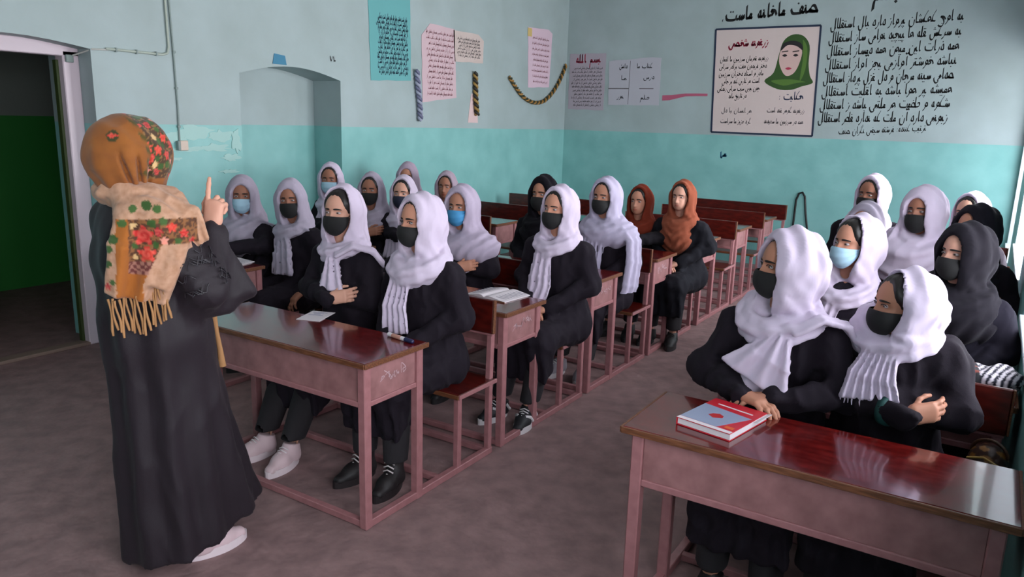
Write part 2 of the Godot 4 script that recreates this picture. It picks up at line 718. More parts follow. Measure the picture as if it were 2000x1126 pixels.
	mb = MB.new()
	mb.box(Vector3((XL + XR) * 0.5, (PAINT + HC) * 0.5, ZF + 0.2), Vector3(XR - XL + 1.2, HC - PAINT, 0.4), 0.0)
	put("upper_paint", mb.mesh(upper), fwl)
	# right wall with its windows
	var rw := thing_struct("wall_right")
	var lower_mb := MB.new()
	var upper_mb := MB.new()
	var z := ZB
	var th := 0.45
	var xm := XR + th * 0.5
	for wi in WINDOWS.size() + 1:
		var z1: float = WINDOWS[wi][0] if wi < WINDOWS.size() else ZF
		if z1 - z > 0.001:
			lower_mb.box(Vector3(xm, PAINT * 0.5, (z + z1) * 0.5), Vector3(th, PAINT, z1 - z), 0.0)
			upper_mb.box(Vector3(xm, (PAINT + HC) * 0.5, (z + z1) * 0.5), Vector3(th, HC - PAINT, z1 - z), 0.0)
		if wi < WINDOWS.size():
			var q = WINDOWS[wi]
			lower_mb.box(Vector3(xm, q[2] * 0.5, (q[0] + q[1]) * 0.5), Vector3(th, q[2], q[1] - q[0]), 0.0)
			upper_mb.box(Vector3(xm, (q[3] + HC) * 0.5, (q[0] + q[1]) * 0.5), Vector3(th, HC - q[3], q[1] - q[0]), 0.0)
			z = q[1]
	put("lower_paint", lower_mb.mesh(lower), rw)
	put("upper_paint", upper_mb.mesh(upper), rw)
	var k := 0
	for q in WINDOWS:
		k += 1
		var wd := thing_struct("window_%d" % k)
		var fx2 := XR + 0.36
		var h: float = q[3] - q[2]
		var l: float = q[1] - q[0]
		for s in [[0.0, 0.03], [0.5, 0.025], [1.0, 0.03]]:
			mb = MB.new()
			mb.box(Vector3(fx2, (q[2] + q[3]) * 0.5, lerpf(q[0] + 0.03, q[1] - 0.03, s[0])), Vector3(0.05, h, s[1] * 2), 0.004)
			put("upright", mb.mesh(fm), wd)
		for s in [0.0, 0.68, 1.0]:
			mb = MB.new()
			mb.box(Vector3(fx2, lerpf(q[2] + 0.03, q[3] - 0.03, s), (q[0] + q[1]) * 0.5), Vector3(0.05, 0.06, l), 0.004)
			put("crossbar", mb.mesh(fm), wd)
		for zz in [q[0] + 0.006, q[1] - 0.006]:
			mb = MB.new()
			mb.box(Vector3(XR + 0.17, (q[2] + q[3]) * 0.5, zz), Vector3(0.335, h - 0.002, 0.012), 0.002)
			put("reveal", mb.mesh(mat("reveal_plaster", Color(0.80, 0.84, 0.86), 0.6)), wd)
		mb = MB.new()
		mb.box(Vector3(XR + 0.165, q[2] + 0.01, (q[0] + q[1]) * 0.5), Vector3(0.36, 0.02, l - 0.03), 0.003)
		put("sill", mb.mesh(mats["reveal_plaster"]), wd)
		mb = MB.new()
		mb.box(Vector3(fx2, (q[2] + q[3]) * 0.5, (q[0] + q[1]) * 0.5), Vector3(0.004, h - 0.05, l - 0.05), 0.0)
		put("pane", mb.mesh(mat("window_glass", Color(1, 1, 1), 0.0, {"alpha": 0.06})), wd)


func thing_struct(called: String) -> Node3D:
	var o := Node3D.new()
	o.name = numbered(called)
	add_child(o)
	o.set_meta("kind", "structure")
	return o


# ---------------------------------------------------------------- what is fixed to the walls
func on_left(z: float, y: float, lift := 0.002) -> Transform3D:   # frame on the left wall: x to the viewer's right (-z), y up, z out
	return Transform3D(Basis(Vector3(0, 0, -1), Vector3(0, 1, 0), Vector3(1, 0, 0)), Vector3(XL + lift, y, z))


func on_back(x: float, y: float, lift := 0.002) -> Transform3D:
	return Transform3D(Basis.IDENTITY, Vector3(x, y, ZB + lift))


func sheet(called: String, label: String, cat: String, fr: Transform3D, poly: Array, m: Material, th := 0.003) -> MeshInstance3D:
	var mb := MB.new()
	var pp := PackedVector2Array(poly)
	# finer, slightly cockled outline
	var out := PackedVector2Array()
	for i in pp.size():
		var a := pp[i]
		var b := pp[(i + 1) % pp.size()]
		var nn: int = maxi(1, int(a.distance_to(b) / 0.12))
		for j in nn:
			var p := a.lerp(b, float(j) / nn)
			if j > 0:
				p += (b - a).orthogonal().normalized() * 0.004 * sin(j * 2.3 + i * 1.7)
			out.append(p)
	mb.prism(out, Transform3D.IDENTITY, th)
	var o := put(called, mb.mesh(m), null, fr)
	tag(o, label, cat)
	return o


# wavy lines of handwriting too small to read, as thin ink on a sheet
func scrawl(parent: Node, called: String, m: Material, fr: Transform3D, lines: int, x0: float, x1: float, y0: float, y1: float, size: float, seed_: int, pen := 0.006, slope := 0.0) -> void:
	var rng := RandomNumberGenerator.new()
	rng.seed = seed_
	var words := ["بوستان", "درس", "ما", "علم", "نور", "کتاب", "وطن", "است", "در", "زندگی", "معلم", "را", "از", "باید", "دانش", "خانه"]
	for i in lines:
		var y := lerpf(y0, y1, float(i) / maxf(1, lines - 1))
		var s := ""
		for k in 9:
			s += words[rng.randi() % words.size()] + " "
		var mb := MB.new()
		var right := x1 - rng.randf_range(0, 0.06) * (x1 - x0)
		var left := x0 + rng.randf_range(0, 0.12) * (x1 - x0)
		write(mb, s.strip_edges(), right, left, y, y + slope * (right - left), size, pen)
		put(called, mb.mesh(m), parent, fr)


func wall_things() -> void:
	var ink := mat("black_ink", Color(0.10, 0.11, 0.12), 0.7)
	var blue_ink := mat("blue_ink", Color(0.16, 0.22, 0.34), 0.7)
	var grey_ink := mat("grey_ink", Color(0.42, 0.40, 0.42), 0.8)
	var red_ink := mat("red_ink", Color(0.66, 0.16, 0.28), 0.7)
	var pink_ink := mat("pink_ink", Color(0.66, 0.42, 0.46), 0.8)
	var paper := mat("white_paper", Color(0.80, 0.75, 0.77), 0.85)
	var pinkpaper := mat("pinkish_paper", Color(0.80, 0.70, 0.73), 0.85)
	var lift := Transform3D(Basis.IDENTITY, Vector3(0, 0, 0.0042))
	# left wall
	var o := sheet("wall_chart", "tall teal paper chart with dark handwriting, high on the pale wall", "chart", on_left(-5.65, 2.03), [Vector2(0, 0), Vector2(0.60, 0.03), Vector2(0.585, 0.87), Vector2(-0.03, 0.85)], mat("teal_paper", Color(0.40, 0.66, 0.67), 0.8))
	scrawl(o, "handwriting", blue_ink, lift, 12, 0.06, 0.56, 0.60, 0.09, 0.042, 31, 0.006, -0.02)
	o = sheet("wall_chart", "long pinkish paper sheet of lined handwriting beside the teal chart", "chart", on_left(-6.42, 1.87), [Vector2(0.02, -0.02), Vector2(0.62, 0.05), Vector2(0.57, 0.78), Vector2(0.14, 0.79), Vector2(0.0, 0.66)], pinkpaper)
	scrawl(o, "handwriting", pink_ink, lift, 12, 0.06, 0.57, 0.70, 0.07, 0.032, 32, 0.005)
	o = sheet("wall_chart", "small beige sheet pinned right of the long pinkish sheet", "chart", on_left(-7.0, 2.31), [Vector2(0.0, 0.0), Vector2(0.55, 0.02), Vector2(0.56, 0.27), Vector2(0.45, 0.33), Vector2(-0.03, 0.33)], mat("beige_paper", Color(0.78, 0.72, 0.70), 0.85))
	scrawl(o, "handwriting", grey_ink, lift, 6, 0.03, 0.5, 0.25, 0.07, 0.028, 33, 0.0045)
	o = sheet("wall_chart", "narrow pink dotted paper sheet near the corner above the paper garland", "chart", on_left(-8.56, 2.11), [Vector2(0.02, 0.0), Vector2(0.56, 0.03), Vector2(0.60, 0.72), Vector2(0.5, 0.76), Vector2(-0.02, 0.74)], mat("pink_paper", Color(0.83, 0.73, 0.79), 0.85))
	scrawl(o, "handwriting", pink_ink, lift, 9, 0.08, 0.53, 0.62, 0.08, 0.028, 34, 0.0045)
	var mb := MB.new()
	mb.box(Vector3(0.02, 0.68, 0.004), Vector3(0.10, 0.10, 0.004), 0.001)
	put("tape", mb.mesh(mat("yellow_tape", Color(0.80, 0.70, 0.45), 0.6)), o)
	garland("paper_garland", "dark green and gold paper garland hung in a U near the corner", "garland", [Vector3(-8.10, 2.21, 0), Vector3(-8.35, 2.03, 0), Vector3(-8.55, 1.95, 0), Vector3(-8.75, 1.925, 0), Vector3(-8.98, 1.96, 0), Vector3(-9.22, 2.10, 0), Vector3(-9.40, 2.28, 0), Vector3(-9.53, 2.46, 0)], Color(0.20, 0.20, 0.10), Color(0.62, 0.45, 0.20), 0.024)
	garland("paper_garland", "short dark twisted paper garland hanging on the pink paper strip", "garland", [Vector3(-7.36, 2.22, 0), Vector3(-7.37, 2.05, 0), Vector3(-7.38, 1.9, 0), Vector3(-7.41, 1.74, 0)], Color(0.16, 0.15, 0.12), Color(0.60, 0.48, 0.25), 0.03)
	garland("paper_garland", "violet grey twisted paper garland hanging left of the long sheet", "garland", [Vector3(-6.31, 2.17, 0), Vector3(-6.33, 2.0, 0), Vector3(-6.36, 1.83, 0), Vector3(-6.37, 1.66, 0)], Color(0.42, 0.43, 0.54), Color(0.60, 0.62, 0.70), 0.03)
	sheet("paper_strip", "pale pink paper strip behind the short dark garland", "paper", on_left(-7.27, 1.65), [Vector2(0.0, 0.0), Vector2(0.2, 0.0), Vector2(0.18, 0.3), Vector2(0.06, 0.33)], mat("blush_paper", Color(0.84, 0.74, 0.74), 0.85), 0.002)
	sheet("paper_note", "small blue paper stuck above the arched niche", "paper", on_left(-4.46, 2.095), [Vector2(0, 0), Vector2(0.15, 0.0), Vector2(0.135, 0.075), Vector2(0.02, 0.085)], mat("blue_paper", Color(0.26, 0.50, 0.62), 0.8))
	mb = MB.new()
	strokes(mb, ["0,0.9 0.28,0.1 0.56,0.9", "0.85,0.9 0.95,0.5 0.95,0.05", "1.1,0.2 1.3,0.15"], Vector2(-0.05, 0.0), 0.05, 0.010, false)
	tag(put("wall_number", mb.mesh(ink), null, on_left(-5.17, 2.165)), "small dark number painted on the pale wall beside the niche", "lettering")
	# conduit, cable and switch
	var pipe := mat("grey_pipe", Color(0.50, 0.56, 0.55), 0.5)
	var pale := mat("pale_pipe", Color(0.66, 0.70, 0.66), 0.5)
	var t := thing("conduit", "thin grey wiring conduit running down the wall and across to the door", "conduit", Vector3(XL, 0, 0))
	mb = MB.new()
	mb.tube([Vector3(0.012, HC, -3.47), Vector3(0.012, 2.5, -3.498), Vector3(0.012, 2.14, -3.504), Vector3(0.012, 2.095, -3.49), Vector3(0.012, 2.083, -3.45), Vector3(0.012, 2.085, -3.03)], 0.009, 8)
	put("pipe", mb.mesh(pale), t)
	mb = MB.new()
	mb.tube([Vector3(0.009, 2.08, -3.05), Vector3(0.009, 2.075, -2.94), Vector3(-0.06, 2.06, -2.925), Vector3(-0.14, 2.03, -2.88)], 0.006, 6)
	put("cable", mb.mesh(mat("white_cable", Color(0.75, 0.75, 0.73), 0.5)), t)
	mb = MB.new()
	mb.box(Vector3(-0.145, 2.01, -2.86), Vector3(0.03, 0.05, 0.05), 0.004)
	put("clip", mb.mesh(pipe), t)
	for z in [-3.1, -3.25, -3.4]:
		mb = MB.new()
		mb.box(Vector3(0.012, 2.084, z), Vector3(0.026, 0.03, 0.012), 0.002)
		put("clip", mb.mesh(pipe), t)
	t = thing("light_switch", "cream wall switch at the end of a thin grey drop cable", "switch", Vector3(XL, 1.43, -3.56))
	mb = MB.new()
	mb.box(Vector3(0.014, 0, -0.012), Vector3(0.028, 0.075, 0.07), 0.005)
	put("cover", mb.mesh(mat("cream_plastic", Color(0.80, 0.72, 0.66), 0.4)), t)
	mb = MB.new()
	mb.box(Vector3(0.018, 0, 0.034), Vector3(0.036, 0.07, 0.022), 0.003)
	put("box", mb.mesh(pipe), t)
	mb = MB.new()
	mb.tube([Vector3(0.009, 0.03, 0.015), Vector3(0.009, 0.30, 0.012), Vector3(0.009, 0.7, 0.02), Vector3(0.009, 1.05, 0.03), Vector3(0.009, HC - 1.43, 0.06)], 0.0065, 6)
	put("cable", mb.mesh(pipe), t)
	for y in [0.14, 0.42, 0.68]:
		mb = MB.new()
		mb.box(Vector3(0.010, y, 0.014), Vector3(0.018, 0.016, 0.022), 0.002)
		put("clip", mb.mesh(pipe), t)
	# back wall
	o = sheet("wall_chart", "pinkish lined sheet with a red heading, in the corner of the back wall", "chart", on_back(-5.2, 1.87), [Vector2(0, 0), Vector2(0.55, -0.01), Vector2(0.55, 0.74), Vector2(0.0, 0.74)], mat("mauve_paper", Color(0.67, 0.635, 0.68), 0.85))
	mb = MB.new()
	write(mb, "بسم الله", 0.47, 0.08, 0.63, 0.63, 0.10, 0.016)
	put("heading", mb.mesh(red_ink), o, lift)
	scrawl(o, "handwriting", grey_ink, lift, 11, 0.03, 0.52, 0.54, 0.05, 0.028, 41, 0.0045)
	o = sheet("wall_chart", "pale sheet ruled in four boxes on the back wall", "chart", on_back(-4.6, 1.935), [Vector2(0.02, 0), Vector2(0.75, 0.0), Vector2(0.74, 0.60), Vector2(0.62, 0.61), Vector2(0.0, 0.57)], mat("grey_paper", Color(0.70, 0.70, 0.74), 0.85))
	mb = MB.new()
	mb.box(Vector3(0.31, 0.29, 0.0038), Vector3(0.006, 0.56, 0.001), 0.0)
	mb.box(Vector3(0.16, 0.215, 0.0038), Vector3(0.30, 0.012, 0.001), 0.0)
	mb.box(Vector3(0.56, 0.215, 0.0038), Vector3(0.20, 0.010, 0.001), 0.0)
	put("ruled_line", mb.mesh(grey_ink), o)
	for q in [["درس", 0.66, 0.50, 0.34], ["ما", 0.27, 0.17, 0.33], ["علم", 0.62, 0.46, 0.08], ["نور", 0.24, 0.14, 0.09], ["کتاب ما", 0.62, 0.40, 0.48], ["دانش", 0.27, 0.15, 0.48]]:
		mb = MB.new()
		write(mb, q[0], q[1], q[2], q[3], q[3], 0.055, 0.008)
		put("handwriting", mb.mesh(ink), o, lift)
	sheet("paper_streamer", "thin pink paper streamer stretched towards the poster", "streamer", on_back(-3.81, 2.0), [Vector2(0.0, 0.0), Vector2(0.1, 0.005), Vector2(0.31, 0.055), Vector2(0.60, 0.06), Vector2(0.60, 0.09), Vector2(0.31, 0.09), Vector2(0.12, 0.07), Vector2(0.0, 0.065)], mat("pink_crepe", Color(0.68, 0.34, 0.44), 0.8))
	poster(ink, blue_ink, red_ink, grey_ink)
	# painted lettering
	var bw := get_node("wall_back")
	var wl := on_back(0, 0, 0.0012)
	mb = MB.new()
	write(mb, "صنف ماخانه ماست.", -1.99, -3.13, 3.02, 2.955, 0.145, 0.024)
	put("lettering", mb.mesh(ink), bw, wl)
	var lines := ["به اوج کهکشان پرواز دارد بال استقلال", "به سرکش قله ها پیچید نوای ساز استقلال", "همه ذرات این میهن همه دمساز استقلال", "نباشد خوشتر آوازی بجز آواز استقلال", "صدای سینه مرجان و دل غزل پرداز استقلال", "همیشه پر هوا باشد به اقلیت استقلال", "شکوه و عظمت هر ملتی باشد ز استقلال", "زبونی دارد آن ملت که ندارد فطر استقلال"]
	for i in 8:
		mb = MB.new()
		var y := lerpf(2.84, 1.795, i / 7.0)
		write(mb, lines[i], lerpf(-0.52, -0.53, i / 7.0), lerpf(-1.845, -1.865, i / 7.0), y + 0.03, y - 0.015, 0.105, 0.0125)
		put("lettering", mb.mesh(ink), bw, wl)
	mb = MB.new()
	write(mb, "ترتیب کننده: فرشته سیفی نگران صنف", -0.72, -1.62, 1.715, 1.645, 0.075, 0.008)
	put("lettering", mb.mesh(ink), bw, wl)
	mb = MB.new()
	write(mb, "بسم", -1.15, -1.45, 3.13, 3.12, 0.16, 0.035)
	put("lettering", mb.mesh(ink), bw, wl)
	mb = MB.new()
	write(mb, "ما", -2.9, -3.0, 1.33, 1.29, 0.07, 0.018)
	put("lettering", mb.mesh(mat("blue_paint", Color(0.10, 0.36, 0.50), 0.6)), bw, wl)
	# a bent dark hook of cable
	t = thing("wire_hook", "thin black loop of wire standing against the back wall behind the benches", "wire", Vector3(-1.93, 0, ZB + 0.03))
	mb = MB.new()
	mb.tube([Vector3(-0.07, 0.0, 0.0), Vector3(-0.07, 0.5, 0), Vector3(-0.065, 0.85, 0), Vector3(-0.04, 0.93, 0), Vector3(0.0, 0.945, 0), Vector3(0.03, 0.90, 0), Vector3(0.06, 0.7, 0), Vector3(0.10, 0.5, 0), Vector3(0.12, 0.0, 0.0)], 0.013, 8)
	put("wire", mb.mesh(mat("black_rubber", Color(0.06, 0.07, 0.08), 0.5)), t)


func poster(ink: Material, blue_ink: Material, red_ink: Material, grey_ink: Material) -> void:
	var o := thing("poster", "hand-drawn cream poster of a girl in a green headscarf, framed in dark blue", "poster", Vector3(-3.14, 1.62, ZB + 0.002))
	var mb := MB.new()
	mb.prism(PackedVector2Array([Vector2(0.02, 0.0), Vector2(1.24, -0.01), Vector2(1.20, 1.24), Vector2(-0.03, 1.24)]), Transform3D.IDENTITY, 0.003)
	put("paper", mb.mesh(mat("cream_paper", Color(0.80, 0.74, 0.73), 0.85)), o)
	var bm := mat("blue_border", Color(0.10, 0.16, 0.26), 0.7)
	var co := [Vector3(0.02, 0, 0.004), Vector3(1.24, -0.01, 0.004), Vector3(1.20, 1.24, 0.004), Vector3(-0.03, 1.24, 0.004)]
	for i in 4:
		mb = MB.new()
		mb.bar(co[i], co[(i + 1) % 4], 0.022, 0.003, Vector3.BACK, 0.0)
		put("border", mb.mesh(bm), o)
	var lift := Transform3D(Basis.IDENTITY, Vector3(0, 0, 0.0042))
	mb = MB.new()
	write(mb, "زرغونه شخصی", 0.62, 0.14, 1.045, 1.035, 0.085, 0.016)
	put("heading", mb.mesh(red_ink), o, lift)
	var tx := ["زرغونه قهرمان سرزمین ما افغان", "دختر فریدون هفت برادر سرای", "مادر و استاد دختران سرزمین", "است هر کاری کند بر جای", "چون بوی سیب سرای زندگی", "در تاریخ ماند"]
	for i in 6:
		mb = MB.new()
		write(mb, tx[i], [0.64, 0.63, 0.60, 0.56, 0.57, 0.42][i], [0.05, 0.05, 0.05, 0.10, 0.05, 0.20][i], 0.87 - i * 0.088, 0.86 - i * 0.088, 0.055, 0.0070)
		put("handwriting", mb.mesh(ink), o, lift)
	mb = MB.new()
	write(mb, "حکایت :", 1.09, 0.80, 0.415, 0.41, 0.085, 0.012)
	put("heading", mb.mesh(blue_ink), o, lift)
	for q in [["زرغونه گوهر قند است", 1.12, 0.68, 0.26], ["همه در سرزمین ما سعیدند", 1.12, 0.66, 0.13], ["هر انسان با دل", 0.50, 0.12, 0.25], ["گرد عزیز ما سراست", 0.50, 0.12, 0.12]]:
		mb = MB.new()
		write(mb, q[0], q[1], q[2], q[3], q[3], 0.055, 0.008)
		put("handwriting", mb.mesh(grey_ink), o, lift)
	# the drawn girl, flat colour
	var dr := func(called: String, pts: Array, m: Material, lift_: float) -> void:
		var p := PackedVector2Array()
		var nn: int = pts.size()
		for i in nn:
			for j in 4:
				var s := j / 4.0
				p.append(pts[i].cubic_interpolate(pts[(i + 1) % nn], pts[(i + nn - 1) % nn], pts[(i + 2) % nn], s))
		var g := MB.new()
		g.prism(p, Transform3D(Basis.IDENTITY, Vector3(0, 0, lift_)), 0.0006)
		put(called, g.mesh(m), o)
	var green := mat("green_crayon", Color(0.18, 0.31, 0.12), 0.8)
	var green2 := mat("light_green_crayon", Color(0.31, 0.45, 0.18), 0.8)
	dr.call("drawn_scarf", [Vector2(0.62, 0.62), Vector2(0.72, 0.72), Vector2(0.76, 0.92), Vector2(0.80, 1.08), Vector2(0.90, 1.15), Vector2(1.02, 1.13), Vector2(1.10, 1.02), Vector2(1.11, 0.82), Vector2(1.14, 0.68), Vector2(1.18, 0.60), Vector2(1.06, 0.56), Vector2(0.94, 0.52), Vector2(0.78, 0.53)], green, 0.003)
	dr.call("drawn_fold", [Vector2(1.02, 1.09), Vector2(1.08, 0.98), Vector2(1.08, 0.75), Vector2(1.03, 0.62), Vector2(1.04, 0.85), Vector2(1.03, 1.0)], green2, 0.0037)
	dr.call("drawn_fold", [Vector2(0.70, 0.62), Vector2(0.85, 0.57), Vector2(1.0, 0.60), Vector2(1.10, 0.61), Vector2(0.95, 0.64), Vector2(0.80, 0.64)], green2, 0.0037)
	dr.call("drawn_face", [Vector2(0.78, 0.98), Vector2(0.77, 0.85), Vector2(0.82, 0.73), Vector2(0.88, 0.68), Vector2(0.96, 0.72), Vector2(1.01, 0.84), Vector2(1.02, 0.97), Vector2(0.94, 1.04), Vector2(0.84, 1.04)], mat("drawn_skin", Color(0.80, 0.68, 0.66), 0.8), 0.0044)
	dr.call("drawn_hair", [Vector2(0.78, 0.97), Vector2(0.80, 1.05), Vector2(0.90, 1.08), Vector2(1.00, 1.05), Vector2(1.03, 0.97), Vector2(0.95, 1.02), Vector2(0.85, 1.03)], mat("drawn_hair", Color(0.12, 0.11, 0.12), 0.8), 0.0050)
	for s in [0.83, 0.955]:
		dr.call("drawn_eye", [Vector2(s - 0.03, 0.915), Vector2(s, 0.93), Vector2(s + 0.03, 0.915), Vector2(s, 0.90)], mat("drawn_hair", Color(0.12, 0.11, 0.12), 0.8), 0.0050)
		mb = MB.new()
		mb.bar(Vector3(s - 0.04, 0.955, 0.0052), Vector3(s + 0.035, 0.965, 0.0052), 0.012, 0.001, Vector3.BACK, 0.0)
		put("drawn_eyebrow", mb.mesh(mats["drawn_hair"]), o)
	dr.call("drawn_mouth", [Vector2(0.85, 0.765), Vector2(0.885, 0.78), Vector2(0.925, 0.765), Vector2(0.885, 0.75)], red_ink, 0.0050)


func garland(called: String, label: String, cat: String, pts: Array, a: Color, b: Color, r: float) -> void:
	var o := thing(called, label, cat, Vector3(XL + r + 0.004, 0, 0))
	var cur := Curve3D.new()
	for i in pts.size():
		var tg: Vector3 = (pts[mini(i + 1, pts.size() - 1)] - pts[maxi(i - 1, 0)]) / 6.0
		cur.add_point(Vector3(pts[i].z, pts[i].y, pts[i].x), -Vector3(0, tg.y, tg.x), Vector3(0, tg.y, tg.x))
	var l := cur.get_baked_length()
	for s in 2:
		var p := []
		var nn := int(l / 0.012)
		for i in nn + 1:
			var d := l * i / nn
			var q := cur.sample_baked(d)
			var t := (cur.sample_baked(minf(d + 0.01, l)) - cur.sample_baked(maxf(d - 0.01, 0))).normalized()
			var u := t.cross(Vector3.RIGHT).normalized()
			var an := d * TAU / 0.09 + s * PI
			p.append(q + (u * cos(an) + Vector3.RIGHT * sin(an)) * r * 0.62)
		var mb := MB.new()
		mb.tube(p, r * 0.52, 6)
		put("paper_strand", mb.mesh(mat("garland_%s" % (a if s == 0 else b).to_html(), a if s == 0 else b, 0.6)), o)


